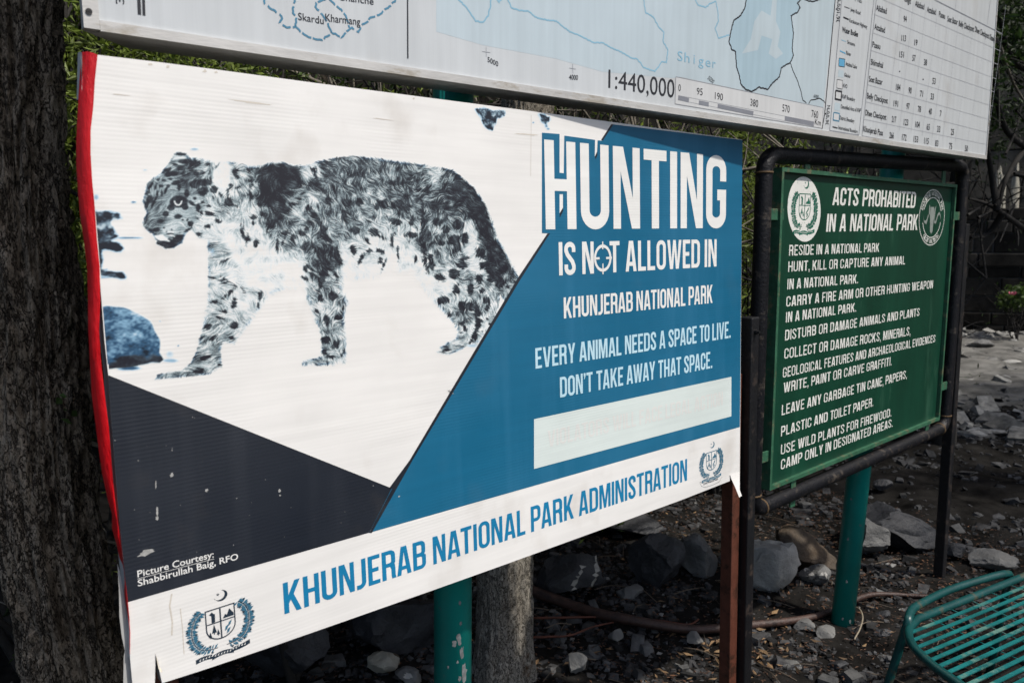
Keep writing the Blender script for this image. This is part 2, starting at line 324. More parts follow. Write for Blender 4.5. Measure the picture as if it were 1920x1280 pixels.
def font_layout(txt, fat=0.0):
    """the plain sans lettering, as triangles with cap height 1."""
    key = (txt, fat)
    if key in _fc: return _fc[key]
    def mk(t):
        c = bpy.data.curves.new('t', 'FONT'); c.body = t; c.size = 1; c.resolution_u = 3; c.offset = fat
        o = bpy.data.objects.new('t', c); COL.objects.link(o); dg = bpy.context.evaluated_depsgraph_get()
        me = bpy.data.meshes.new_from_object(o.evaluated_get(dg)); v = np.array([q.co[:] for q in me.vertices]); f = [list(p.vertices) for p in me.polygons]
        bpy.data.objects.remove(o); bpy.data.curves.remove(c); bpy.data.meshes.remove(me); return v, f
    global CAP
    if 'CAP' not in globals():
        h, _ = mk('H'); CAP = h[:, 1].max()
    v, f = mk(txt); v = v[:, :2]/CAP; x0, x1 = v[:, 0].min(), v[:, 0].max(); v[:, 0] = (v[:, 0]-x0)/(x1-x0)
    _fc[key] = (v, f); return v, f
def placer(plane, bl, br, hl, hr, slant=0.0):
    """unit box -> plane (u, v): baseline from bl to br, cap heights hl and hr (all measured in the photograph)."""
    a, b_ = Vector(plane.uv(*bl)), Vector(plane.uv(*br))
    ta, tb = plane.uv(bl[0], bl[1]-hl), plane.uv(br[0], br[1]-hr)
    ha, hb = ta[1]-a.y, tb[1]-b_.y
    def f(s, t):
        h = ha+(hb-ha)*s; p = a.lerp(b_, s); return (p.x+slant*h*t, p.y+h*t)
    return f
def poster(name, plane, txt, bl, br, hl, hr, material, parent, off, label=None, slant=0.0, **kw):
    gs, W = poster_layout(txt, **kw); f = placer(plane, bl, br, hl, hr, slant)
    o = flat(name, plane, [(o_, [[f(x/W, y) for x, y in l] for l in g]) for o_, g in gs], material, parent, off)
    return tag(o, label)
def plain(plane, txt, bl, br, hl, hr, fat=0.0, slant=0.0, rot=None):
    """returns (points, faces) of sans lettering on a plane; rot = four photograph corners for turned text."""
    v, f = font_layout(txt, fat)
    if rot:
        A, B, C = (Vector(plane.uv(*p)) for p in rot); return [tuple(A+(B-A)*x+(C-A)*y) for x, y in v], f
    g = placer(plane, bl, br, hl, hr, slant); return [g(x, y) for x, y in v], f
def lettering(name, plane, items, material, parent, off, label=None):
    V, Fc = [], []
    if 0 < off < .004: off = off*.35
    for v, f in items:
        n = len(V); V += [plane.pt(x, y, off) for x, y in v]
        for q in f:
            a, b_, c = v[q[0]], v[q[1]], v[q[2]]
            if (b_[0]-a[0])*(c[1]-a[1])-(b_[1]-a[1])*(c[0]-a[0]) < 0: q = q[::-1]
            Fc.append([i+n for i in q])
    return tag(mesh_obj(name, V, Fc, material, parent), label)
# ---- printed picture of the big cat: tones worked out on a grid, in photograph units ----
SIL = [(268,414),(275,400),(267,378),(272,359),(276,344),(288,333),(301,326),(307,316),(320,302),(325,291),(332,286),(339,285),(348,289),(354,296),(381,299),(394,301),(401,306),(417,305),(429,304),(447,307),(467,313),(489,312),(510,306),(530,305),(552,310),(572,311),(583,307),(606,300),(630,296),(661,293),(693,296),(728,301),(764,306),(799,310),(835,316),(849,319),(863,330),(888,352),(898,365),(909,383),(923,418),(931,444),(947,474),(964,506),(972,521),(1010,540),(955,575),(937,551),(936,566),(934,588),(940,600),(922,612),(904,631),(900,650),(885,646),(862,656),(844,663),(821,661),(825,652),(840,642),(855,635),(859,622),(853,609),(838,592),(821,571),(802,549),(780,521),(772,509),(735,509),(697,519),(669,522),(644,516),(638,529),(640,545),(650,566),(646,586),(644,602),(646,616),(648,643),(647,679),(624,683),(567,684),(569,677),(602,669),(604,651),(602,626),(591,594),(583,574),(577,555),(571,531),(537,541),(510,547),(500,559),(484,582),(470,602),(453,622),(439,643),(419,641),(413,655),(416,689),(390,702),(356,705),(292,711),(296,702),(339,695),(356,682),(369,658),(380,618),(390,571),(391,524),(390,464),(389,452),(373,445),(362,434),(355,432),(347,440),(342,454),(327,464),(311,467),(294,457),(292,450),(288,441),(275,432),(268,424)]
TONE = [(350,330,.62),(310,345,.5),(300,370,.5),(340,400,.42),(285,415,.62),(320,440,.3),(315,457,.95),(360,420,.35),(385,350,.6),(395,330,.55),(418,330,.02),(424,320,.02),(412,345,.1),(440,325,.5),(430,380,.36),(400,400,.25),(420,425,.12),(440,450,.08),(410,445,.2),(500,340,.9),(545,335,.92),(505,370,.92),(525,395,.75),(510,415,.62),(470,350,.45),(470,390,.35),(580,365,.42),(460,410,.22),(480,440,.2),(590,322,.15),(610,320,.72),(660,315,.6),(600,345,.7),(650,340,.55),(640,380,.55),(560,400,.45),(560,430,.5),(540,450,.5),(660,420,.55),(640,440,.5),(680,450,.3),(700,325,.66),(750,335,.66),(800,335,.55),(815,325,.3),(840,335,.7),(870,350,.85),(720,380,.55),(700,400,.45),(760,390,.7),(800,400,.62),(830,395,.75),(690,420,.3),(700,450,.12),(740,420,.3),(740,455,.1),(770,440,.28),(790,460,.75),(770,470,.1),(820,440,.5),(850,430,.55),(840,470,.55),(870,470,.5),(860,510,.45),(885,525,.4),(905,440,.92),(925,470,.92),(935,510,.85),(890,390,.9),(883,440,.08),(886,470,.15),(893,500,.2),(830,505,.3),(805,530,.06),(840,540,.08),(850,560,.3),(865,585,.6),(850,630,.35),(845,655,.4),(920,560,.35),(910,600,.3),(900,630,.2),(950,540,.55),(580,470,.62),(610,480,.75),(600,505,.7),(610,525,.5),(620,570,.42),(620,600,.45),(615,640,.52),(630,672,.35),(590,680,.35),(560,480,.3),(545,500,.03),(560,520,.05),(510,490,.05),(410,480,.3),(425,505,.22),(430,540,.3),(440,580,.25),(405,620,.42),(400,650,.5),(380,690,.5),(330,702,.55),(460,470,.06),(480,510,.03),(500,535,.06),(455,560,.1),(490,555,.3),(655,470,.15),(660,500,.05),(700,480,.15),(720,500,.03),(750,490,.08),(790,490,.15)]
def _cr(ox, oy, s, L): return [(ox+a[0]/s, oy+a[1]/s, a[2]/s, a[3]/s, (a[4] if len(a)>4 else 0)) for a in L]
SPOTS = _cr(250,270,6.095,[(520,660,105,70),(430,730,45,35),(590,720,40,35),(480,445,55,25,-20),(522,490,20,45),(400,480,22,18),(370,530,14,40,20),(320,480,26,16),(255,490,13,36,15),(275,565,14,32),(325,560,13,30),(205,470,10,36,30),(190,630,40,50),(160,560,30,22),(150,690,25,40),(240,650,12,70,30),(610,565,28,45),(700,620,18,15),(670,680,55,20,35),(740,735,26,45),(775,790,16,30),(790,660,24,18),(860,710,20,12),(870,800,46,20,10),(735,850,16,9),(965,880,38,18,10),(850,940,36,20,-20),(755,1030,32,16,20),(655,910,38,30),(620,985,40,12,-25),(510,830,45,26),(565,865,12,10),(620,865,15,12),(370,800,36,36),(310,880,40,18),(920,520,48,42),(990,575,32,12,30),(880,430,52,32),(950,280,18,60,25),(790,325,34,26),(720,340,28,36),(850,230,36,24),(660,290,32,22),(630,340,20,18),(575,345,26,28),(560,410,26,14),(590,200,80,30),(710,220,66,38),(480,230,32,18),(380,295,50,22,-20),(400,350,42,30),(340,330,26,14),(545,280,62,24),(460,340,50,30),(420,400,28,14),(350,415,26,12),(285,410,10,14),(790,440,70,45),(700,460,60,50),(800,540,60,50),(230,990,66,30,-15),(160,965,30,14,20),(350,1135,85,38,10),(500,1090,75,36,-30),(300,1130,45,26),(350,960,12,10),(380,1000,10,8),(440,980,10,8),(400,1030,40,9,-10),(540,110,55,26,5),(1160,320,28,36),(1185,375,22,24),(1330,300,30,34),(1110,490,34,36),(1080,560,15,44),(1080,650,38,40),(1140,690,40,12,30),(1190,500,22,14),(1250,990,16,66),(1310,1030,12,46),(1290,1090,9,40),(1330,420,25,18)])
SPOTS += _cr(360,460,4.923,[(390,740,36,36),(370,855,26,18,30),(150,750,42,26),(200,850,48,26,-25),(130,1030,52,24,-15),(630,470,26,44,15),(610,540,10,30),(390,530,22,48,15),(305,610,22,20),(345,440,56,18,-40),(300,140,50,9,-20),(220,310,60,7,20),(350,340,50,7,30),(460,400,30,9,45),(200,520,36,10,-10),(250,665,36,9),(250,1095,14,14),(220,1160,22,18),(60,1160,50,26),(1185,490,26,36),(1300,470,46,42),(1150,605,22,22),(1240,690,30,54),(1350,670,42,24),(1400,580,16,36,20),(1240,870,36,40),(1330,910,32,46,20),(1290,1030,46,16),(1220,980,24,32),(1180,380,20,60,15),(1040,300,46,16,25),(1330,280,14,60,-15),(1050,210,24,36),(1110,270,20,40),(1390,990,12,34,30)])
SPOTS += _cr(660,440,5.332,[(880,430,58,36,25),(1045,550,32,58),(1185,545,34,62),(910,655,62,38),(970,800,22,32),(1020,390,56,50),(1100,310,56,32),(790,310,36,46,-20),(640,250,18,28),(1310,560,36,30),(1340,650,32,40),(1350,730,22,44,30),(1300,855,18,14),(1355,840,11,11),(1310,965,15,12),(1370,895,12,10),(1270,440,36,46),(1380,440,34,54),(1110,710,50,46),(1190,720,70,50),(1250,770,38,70),(1258,880,28,90),(1225,1000,24,66,12),(1190,1070,18,36,20),(1090,890,42,22,-20),(1130,940,22,30),(1090,980,22,10),(1480,490,52,40),(1560,520,30,20),(280,260,24,30),(170,160,28,18),(280,160,32,18,20),(90,240,18,60,25),(320,300,10,70,25),(20,160,16,50),(400,60,18,60),(460,200,8,60),(150,60,40,12,40),(1130,230,42,28),(930,1160,50,12,-15),(1040,110,44,60),(900,90,36,26),(780,230,26,40),(700,130,22,50),(1440,180,50,130,-15)])
SPOTS += _cr(380,280,6.4,[(140,480,44,52),(60,400,50,40),(390,280,32,46),(560,260,30,36),(660,235,34,26),(75,680,32,22),(80,775,48,26),(180,860,44,20,10),(60,930,34,20),(330,440,42,28),(300,520,18,52),(310,640,56,40,-10),(590,570,26,60,-15),(570,450,30,40),(620,810,42,30),(600,890,36,22),(480,990,20,84,-10),(540,1030,16,52,-15),(640,1130,32,40),(1300,420,46,32),(1130,655,86,16,5),(1150,590,32,22),(990,1000,52,26),(1180,1010,62,30,20),(1090,1060,36,40),(970,1100,16,60,20),(1260,950,36,22),(1000,720,70,40),(900,1150,14,80),(1330,1150,60,40,30)])
SPOTS += _cr(640,280,5.647,[(580,770,70,36,10),(740,770,30,40),(350,880,66,40,30),(430,930,40,12,40),(540,950,14,70,10),(740,910,70,32),(270,960,26,40,-30),(130,1060,30,50,-30),(290,1080,26,30),(410,1080,36,18,30),(380,600,30,50),(460,570,36,60),(560,360,90,30),(800,330,90,10,-15),(860,430,120,22,-10),(1000,600,140,45),(590,580,80,46),(900,900,50,80),(860,740,18,180),(1020,770,50,50,20),(1110,850,46,40),(1240,800,60,55),(1200,960,66,60),(1310,940,44,60),(1210,1060,50,40),(1090,440,60,40),(690,620,60,30),(200,560,40,40),(60,560,50,40),(150,860,46,50,-30),(20,700,30,70)])
DARKP = [[(380+x/6.4,280+y/6.4) for x,y in [(700,200),(860,230),(1000,205),(1110,240),(1165,300),(1190,430),(1050,480),(1060,720),(920,780),(900,950),(800,950),(740,820),(660,650),(690,450),(640,390)]],
 [(640+x/5.647,280+y/5.647) for x,y in [(1160,240),(1260,290),(1400,410),(1460,480),(1520,600),(1600,790),(1650,930),(1740,1130),(1690,1300),(1560,1180),(1440,1060),(1440,900),(1400,740),(1360,560),(1270,430),(1180,340)]],
 [(660+x/5.332,440+y/5.332) for x,y in [(1260,0),(1420,0),(1520,170),(1600,330),(1560,400),(1480,520),(1420,480),(1300,330),(1240,160)]]]
DARKL = [([(578,390),(602,420),(611,446),(627,467),(636,490)],5.5),([(588,318),(596,342),(614,367),(616,380)],4),([(792,378),(792,440),(795,470),(800,505)],4.5),([(600,470),(612,500),(604,522)],8)]
WHITEP = [[(401,318),(416,305),(428,305),(428,352),(412,352),(398,342)],[(326,294),(347,293),(350,297),(324,300)],
 [(876,425),(882,415),(896,440),(896,462),(884,478),(872,480),(868,470),(880,455)],[(290,442),(305,440),(318,452),(300,450)]]
WHITEL = [([(327,377.5),(329,382),(332,384.5),(336,384.5),(339,382),(340.5,377.5)],1.2),([(690,520),(760,520)],2)]
FLOW = [(290,370,100),(340,330,150),(360,400,20),(300,440,160),(420,340,100),(440,330,20),(430,420,75),(470,450,90),(500,340,80),(550,330,35),(590,330,10),(600,380,55),(640,460,60),(660,320,70),(720,360,55),(690,450,50),(740,440,75),(820,340,-20),(850,380,20),(880,370,50),(820,420,100),(850,450,60),(920,460,60),(890,480,-30),(870,520,20),(860,600,100),(900,600,70),(840,650,-10),(620,580,80),(610,660,70),(600,500,70),(410,480,-10),(420,530,20),(440,570,75),(400,650,-20),(350,700,-20)]
def picture(XY, rng):
    """XY: (H,W,2) photograph coordinates; returns rgb (H,W,3) linear and coverage (H,W)."""
    X, Y = XY[...,0], XY[...,1]; Hh, Ww = X.shape
    def segdist(pts, closed=True):
        d = np.full(X.shape, 1e9); n = len(pts)
        for i in range(n if closed else n-1):
            ax, ay = pts[i]; bx, by = pts[(i+1)%n]; vx, vy = bx-ax, by-ay
            t = np.clip(((X-ax)*vx+(Y-ay)*vy)/(vx*vx+vy*vy+1e-9), 0, 1)
            d = np.minimum(d, (X-ax-t*vx)**2+(Y-ay-t*vy)**2)
        return np.sqrt(d)
    def inside(pts):
        r = np.zeros(X.shape, bool); n = len(pts)
        for i in range(n):
            ax, ay = pts[i]; bx, by = pts[(i+1)%n]
            if ay == by: continue
            c = (ay > Y) != (by > Y)
            r ^= c & (X < (bx-ax)*(Y-ay)/(by-ay)+ax)
        return r
    def sd(pts): d = segdist(pts); return np.where(inside(pts), d, -d)
    def blur(a, k):
        for ax in (0, 1):
            for _ in range(2):
                p = np.pad(a, [(k+1, k) if i == ax else (0, 0) for i in (0, 1)], mode='edge')
                c = np.cumsum(p, axis=ax); n = a.shape[ax]
                a = (np.take(c, range(2*k+1, 2*k+1+n), axis=ax)-np.take(c, range(0, n), axis=ax))/(2*k+1)
        return a
    def norm(a): return (a-a.mean())/(a.std()+1e-9)
    def idw(L, p):
        nu = np.zeros(X.shape); de = np.zeros(X.shape)
        for x, y, v in L:
            w = 1/((X-x)**2+(Y-y)**2+30)**p; nu += w*v; de += w
        return nu/de
    c2 = idw([(x, y, math.cos(math.radians(2*a))) for x, y, a in FLOW], 1.5)
    s2 = idw([(x, y, math.sin(math.radians(2*a))) for x, y, a in FLOW], 1.5)
    ang = np.arctan2(s2, c2)/2 + .55*norm(blur(rng.standard_normal(X.shape), 6))
    dx, dy = np.cos(ang), np.sin(ang)
    iy, ix = np.mgrid[0:Hh, 0:Ww].astype(float)
    def lic(n, L):
        acc = n.copy(); 
        for sgn in (1, -1):
            px, py = ix.copy(), iy.copy()
            for k in range(L):
                a = np.clip(np.rint(py), 0, Hh-1).astype(int); b = np.clip(np.rint(px), 0, Ww-1).astype(int)
                px += sgn*dx[a, b]; py += sgn*dy[a, b]
                a = np.clip(np.rint(py), 0, Hh-1).astype(int); b = np.clip(np.rint(px), 0, Ww-1).astype(int)
                acc += n[a, b]
        return norm(acc)
    f1 = lic(rng.standard_normal(X.shape), 5)
    f2 = lic(norm(blur(rng.standard_normal(X.shape), 1)), 4)
    f3 = norm(blur(rng.standard_normal(X.shape), 5))
    d = idw(TONE, 2.0)
    d = (1.12-.06*np.clip((Y-480)/60, 0, 1)-.14*np.exp(-(((X-325)/70)**2+((Y-385)/75)**2)))*d + .02 + .05*f3*(1-.6*np.exp(-(((X-325)/60)**2+((Y-380)/75)**2)))
    jit = .9*f2+.5*f1
    head = np.exp(-(((X-325)/60)**2+((Y-380)/75)**2)**2)
    sc = 1-.8*head
    for x, y, rx, ry, a in SPOTS:
        m = (abs(X-x) < rx+ry+8) & (abs(Y-y) < rx+ry+8)
        ca, sa = math.cos(math.radians(a)), math.sin(math.radians(a))
        xx, yy = X[m]-x, Y[m]-y
        u, v = xx*ca+yy*sa, -xx*sa+yy*ca
        q = 1-np.sqrt((u/rx)**2+(v/ry)**2); q = q*min(rx, ry)+jit[m]*sc[m]*.75
        k = np.clip(.5+q/(2.0+.6*(1-head[m])), 0, 1); top = .96-.03*(1-head[m])*(y < 540)
        d[m] = np.maximum(d[m], d[m]*(1-k)+top*k)
    for i, p in enumerate(DARKP): k = np.clip(.5+(sd(p)+jit*2.5+3*f3)/7, 0, 1)*(1 if i else .93); tgt = (.93 if i else .84)+(.03 if i else .10)*f3; d = np.maximum(d, d*(1-k)+tgt*k)
    for p, w in DARKL: k = np.clip(.5+(w-segdist(p, False)+jit*1.5)/3, 0, 1); d = np.maximum(d, d*(1-k)+.95*k)
    for i, p in enumerate(WHITEP): k = np.clip(.5+(sd(p)+jit*1.2)/(3 if i != 2 else 6), 0, 1); d = d*(1-k)+(.05, .17, .2, .05)[i]*k
    for p, w in WHITEL: k = np.clip(.5+(w-segdist(p, False))/1.5, 0, 1); d = d*(1-k)+.12*k
    lo = norm(f3+.8*norm(blur(rng.standard_normal(X.shape), 3)))
    amp = np.clip(d*2.6, .3, 1)*(1-.55*head)*(1-.30*np.clip((d-.78)/.2, 0, 1))
    d = d + amp*(.17*f1+.075*f2+.06*lo)
    d = np.clip((d-.03)/.95, 0, 1); d = .75*d+.25*d*d*(3-2*d)
    s = sd(SIL)
    soft = idw([(500,545,1),(480,520,1),(700,520,1),(660,522,1),(740,510,1),(560,530,1),(790,530,.6),(470,600,.5),(620,300,0),(300,400,0),(850,330,0),(900,600,0),(380,690,0),(600,650,.2),(650,600,.4),(390,500,0)], 1.5)
    cov = np.clip(.5+(s+(.8+1.0*soft)*(.6*f2+.7*f1)*(1-.8*head))/(1.6+8*soft), 0, 1)
    ink = d*cov
    blue = np.zeros(X.shape)
    # boulder, rocks and flecks of the snowy ground round the animal
    bould = [(183,576),(200,573),(232,576),(262,588),(283,601),(290,618),(300,636),(300,660),(306,674),(300,680),(206,692),(190,692),(160,650),(165,580)]
    k = np.clip(.5+(sd(bould)+.8*f3)/2.5, 0, 1)
    strat = norm(blur(rng.standard_normal(X.shape), 1)); strat = norm(strat+1.5*np.roll(blur(strat, 4), 3, 1))
    bd = .63+.10*f3+.09*strat+.1*np.clip((Y-610)/60, 0, 1)
    lowd = [(196,690),(210,680),(252,664),(276,672),(288,664),(304,668),(312,679),(206,694)]
    kk = np.clip(.5+(sd(lowd)+1.5*f3)/5, 0, 1); bd = bd*(1-kk)+(.97+.04*strat)*kk
    ink = np.maximum(ink, k*bd); blue = np.maximum(blue, k*np.clip(1-kk, .15, 1))
    R1 = [[(160,394),(180,396),(200,397),(222,402),(228,410),(212,416),(214,436),(218,444),(210,452),(222,458),(232,466),(226,469),(205,466),(192,470),(190,505),(205,508),(228,514),(234,520),(226,523),(202,518),(186,516),(165,510)],
          [(893,205),(900,202),(925,206),(948,208),(950,214),(941,220),(930,224),(929,236),(923,245),(908,238),(904,224)],[(1014,216),(1022,216),(1031,219),(1030,228),(1025,234),(1014,228)]]
    for i, p in enumerate(R1):
        q = np.clip(.5+(sd(p)+1.3*f3+.8*f2)/3, 0, 1)
        inn = np.clip(.86+.22*f3+.16*strat, .3, 1)
        halo = np.clip(.35+(sd(p)+2*f3)/8, 0, .45)
        new = np.maximum(q*inn, halo*.6)
        up = new > ink; ink = np.maximum(ink, new); blue = np.where(up, np.where(q > .6, .35, 1), blue)
    for x, y, rx, ry, v in [(364,280,8,2.5,.35),(272,319,4,1.5,.2),(250,379,7,3,.75),(246,446,24,2.2,.6),(243,690,30,4.5,.75),(1000,230,3,2,.5),(1028,242,3,2,.4),(316,676,14,3,.35),(318,662,8,7,.22),(334,648,2,1.5,.6),(300,602,2,1.5,.4),(180,370,6,6,.35),(186,480,8,10,.4),(198,520,30,2,.4),(895,640,10,3.5,.28),(885,648,16,4,.25),(278,622,4,8,.2),(400,470,9,12,.35)]:
        q = 1-np.sqrt(((X-x)/rx)**2+((Y-y)/ry)**2); q = np.clip(q*1.3+.25*f3, 0, 1)*v
        up = q > ink; ink = np.maximum(ink, q); blue = np.where(up, 1, blue)
    edge = np.clip(1-abs(s-1)/4, 0, 1)*np.clip((f3+.4), 0, 1); blue = np.maximum(blue, .6*edge*(s > -6))
    ink = np.clip(ink, 0, 1)
    stops = np.array([0, .12, .4, .7, 1.0])
    cw = np.array([[.80,.79,.77],[.72,.76,.775],[.36,.45,.48],[.085,.11,.128],[.0165,.0165,.024]])
    cb = np.array([[.80,.79,.77],[.62,.73,.80],[.22,.40,.56],[.035,.10,.19],[.010,.018,.032]])
    rgb = np.stack([(1-blue)*np.interp(ink, stops, cw[:, i])+blue*np.interp(ink, stops, cb[:, i]) for i in range(3)], -1)
    return rgb, ink
# ================================================================== the hunting banner
PAPER = (.80, .79, .77)
M_paper = print_mat('white_banner_sheet', PAPER, .42, stain=.28, ribs=.38)
M_blue = print_mat('blue_ink', (.009, .122, .23), .36, ribs=.6, stain=.04, fade=.4)
M_navy = print_mat('dark_navy_ink', (.0105, .0145, .0235), .38, ribs=.5, spec=.6, stain=.06, fade=.35)
M_white_ink = print_mat('white_lettering', (.80, .80, .78), .42)
M_pale_ink = print_mat('pale_blue_lettering', (.50, .72, .82), .42)
M_pale_box = print_mat('faded_box', (.66, .735, .715), .42, ribs=.4)
M_ghost = print_mat('faded_pink_lettering', (.70, .712, .69), .42, ribs=.4)
M_crest = print_mat('crest_blue', (.045, .155, .24), .42); M_crest_d = print_mat('crest_dark', (.02, .035, .055), .42)
M_red = mat('red_vinyl', (.58, .004, .009), .36, 0, .15, 9, 1.0, 18, spec=.4, stretch=(1, 1, .3), wear=((.42, .012, .014), .3, 14))
M_pic = print_mat('printed_picture', PAPER, .40, attr='ink', ribs=.3)
M_back = mat('grey_banner_backing', (.42, .42, .41), .6, var=.1, scale=20)
M_tear = mat('torn_banner_edge', (.62, .58, .5), .8, var=.2, scale=60)
M_dirt = mat('grime_streak', (.42, .36, .28), .9, var=.3, scale=60)
BN = Plane((.31, 1.287, .98), yaw=1.4, lean=1.5)
bnr = thing('hunting_banner', (1.2, 1.38, 0), 'big white and blue ribbed banner with a snow leopard and the headline HUNTING', 'banner')
LEFT = [(182,103),(178,150),(174,200),(169,245),(169,290),(172,340),(176,380),(181,450),(187,520),(190,560),(196,640),(203,702),(208,780),(214,850),(220,930),(226,1000),(233,1070),(240,1128),(243,1160),(243,1200),(244,1235)]
BOT = [(250,1300),(290,1286),(292,1228),(300,1262),(304,1280),(400,1249),(500,1215),(640,1166),(800,1110),(960,1053),(1120,995),(1280,936),(1369,901)]
TOP = [(1392,262),(1200,236),(1000,209),(800,183),(600,157),(400,130),(300,117)]
outline = LEFT+BOT+[(1369,896),(1387,902)]+TOP
flat('sheet', BN, [[px_loop(BN, outline)]], M_paper, bnr, 0.0)
# the sheet's box: returns along top, right and bottom
mb = MB()
def ret(pts, d0, d1, o0=0.0):
    a = [BN.at(*p, o0) for p in pts]; b_ = [p-BN.N*(d1) for p in a]; n = len(a)
    mb.add(a+b_, [[i, i+1, n+i+1, n+i] for i in range(n-1)])
ret([(182,103)]+TOP[::-1], 0, .028); ret([(1392,262),(1387,902)], 0, .028); ret(BOT, 0, .02)
ret(LEFT, 0, .026, -.0005)
mb.build('edge_return', M_back, bnr)
bar = MB()
for (p, q) in (((165,120),(1385,280)), ((262,1225),(1378,860)), ((400,150),(420,1170)), ((900,215),(905,1030))):
    a, b_ = BN.at(*p, -.03), BN.at(*q, -.03); bar.tube([a, b_], .011, 6)
tr0, tr1 = BN.at(186, 106, -.004), BN.at(1388, 265, -.004); dd = (tr1-tr0).normalized()
bar.box((tr0+tr1)/2-BN.N*.034-BN.V*.016, (tr1-tr0).length/2, .030, .012, (dd, -BN.N, BN.V))  # deep top rail, unseen, added to stop sun leaking onto the trunk
bar.build('back_frame_light_stop', mat('rusty_frame_steel', (.05, .03, .022), .7, .4), bnr)
# red edge strip, folding back round the left side
RL = [(153,98),(149,150),(146,200),(143,260),(143,310),(146,360),(150,405),(157,450),(163,500),(165,560),(165,610),(168,670),(170,700),(172,740),(180,800),(186,850),(192,890),(203,940),(210,962),(210,990),(219,1022),(225,1050),(229,1085),(234,1130),(240,1180),(242,1222)]
RR = [(183,103),(178,150),(175,200),(170,245),(170,290),(173,340),(177,380),(182,450),(187,500),(188,560),(186,620),(189,670),(192,700),(199,760),(204,800),(208,850),(212,900),(217,950),(221,980),(225,1010),(229,1045),(233,1075),(236,1100),(239,1135),(243,1182),(243,1224)]
V, Fc = [], []
rg = random.Random(3)
for i, (l, r) in enumerate(zip(RL, RR)):
    a = BN.at(*l, -.022); d = BN.at(*r, .0022); wob = .004*math.sin(i*1.3)
    m1 = a.lerp(d, .3)+BN.N*(.010+wob); m2 = a.lerp(d, .7)+BN.N*(.006-wob*.6)
    V += [a, m1, m2, d]
    if i: Fc += [[4*i-4+k, 4*i+k, 4*i+k+1, 4*i-4+k+1] for k in range(3)]
mesh_obj('red_edge_strip', V, Fc, M_red, bnr, smooth=True)
# loose grey-white wrap behind the red strip, and the curled corner at top left
V = [BN.at(x, y, -.034) for x, y in [(226,1066),(228,1120),(229,1160),(234,1205),(239,1228),(236,1235),(235,1300),(262,1300),(252,1240),(243,1226),(241,1180),(236,1120)]]
wrap = flat('backing_flap', BN, [[px_loop(BN, [(224,1060),(227,1110),(228,1160),(232,1195),(238,1224),(236,1236),(235,1310),(262,1310),(256,1250),(248,1226),(243,1180),(236,1120),(229,1075)])]], M_back, bnr, -.012)
V = []
cpx = [(147,100),(150,96),(156,98),(160,101)]
for k, y in enumerate((0, 30, 60, 88)):
    V += [BN.at(146-k*.8, 100+y, -.04+.006*math.sin(k)), BN.at(149, 97+y, -.03), BN.at(154, 99+y, -.012), BN.at(153-k, 104+y, -.022)]
mesh_obj('curled_corner', V, [[4*i+k, 4*i+k+1, 4*i+4+k+1, 4*i+4+k] for i in range(3) for k in range(3)], M_back, bnr, smooth=True)
# the fields of colour
def flat_each(name, plane, groups, m, parent, off):
    for g in groups: flat(name, plane, [g], m, parent, off)
def inset(pts): return px_loop(BN, pts)
dark = [(203,703),(735,915),(692,998)]+[(240,1128),(233,1070),(226,1000),(220,930),(214,850),(208,780)]
flat('dark_panel', BN, [[inset(dark)]], M_navy, bnr, .0006)
blue = [(1150,233.5),(1392,263),(1387,800),(692,998),(735,914),(774,860),(976,522),(1031,437.5),(1016,437),(1016,249),(1049,251.5),(1049,324),(1057,325),(1058,254.5),(1105,261),(1121,263.5),(1130,264)]
slot = [(1049,364),(1055.5,364),(1055.5,389),(1049,400)]
slot2 = [(1115.5,263.4),(1120.5,264),(1119.5,286),(1115,294)]
blue_simple = [(1150,233.5),(1392,263),(1387,800),(692,998),(735,914),(774,860),(976,522),(1031,437.5),(1016,437),(1016,249),(1049,251.5),(1049,324),(1057,325),(1058,254.5),(1105,261),(1115.5,262.5),(1115,294),(1119.5,286),(1120.5,263.4),(1130,264)]
flat('blue_panel', BN, [[inset(blue_simple), inset(slot)]], M_blue, bnr, .0012)
edge = [[inset([(1031,437.5),(1026,438),(970,522),(768,862),(729,915),(735,915.5),(692,998),(697,998),(774,861),(976,523)])], [inset([(1150,233.5),(1146,233),(1127,262),(1130,264)])], [inset([(1049,400),(1055.5,389),(1055.5,396),(1049.5,408)])], [inset([(1115,294),(1119.5,284),(1120,291),(1116.5,299)])]]
flat_each('dark_edging', BN, edge, M_navy, bnr, .0018)
flat('faded_box', BN, [[inset([(1001,785.4),(1371,706),(1371,780),(1001,878.5)])]], M_pale_box, bnr, .0018)
# lettering
poster('headline', BN, 'HUNTING', (1023,430), (1360.5,427.5), 168, 134, M_white_ink, bnr, .0024, 'white headline HUNTING')
poster('lettering', BN, 'IS N@T ALLOWED IN', (1048,516.5), (1343,499.5), 62.5, 51, M_white_ink, bnr, .0024, 'white line IS NOT ALLOWED IN with a gunsight for the O')
poster('lettering', BN, 'KHUNJERAB NATIONAL PARK', (1057,597), (1335.5,567.7), 39.5, 34, M_white_ink, bnr, .0024, 'white line KHUNJERAB NATIONAL PARK')
poster('lettering', BN, 'EVERY ANIMAL NEEDS A SPACE TO LIVE.', (1003.8,691), (1369.5,633), 38.5, 31, M_pale_ink, bnr, .0024, 'pale blue line EVERY ANIMAL NEEDS A SPACE TO LIVE.')
poster('lettering', BN, "DON'T TAKE AWAY THAT SPACE.", (1049.8,745), (1335,689.5), 38, 31, M_pale_ink, bnr, .0024, "pale blue line DON'T TAKE AWAY THAT SPACE.")
poster('lettering', BN, 'VIOLATORS WILL FACE LEGAL ACTION', (1027,838), (1355,759), 31, 26, M_ghost, bnr, .0024, 'faded pink lettering in the pale box')
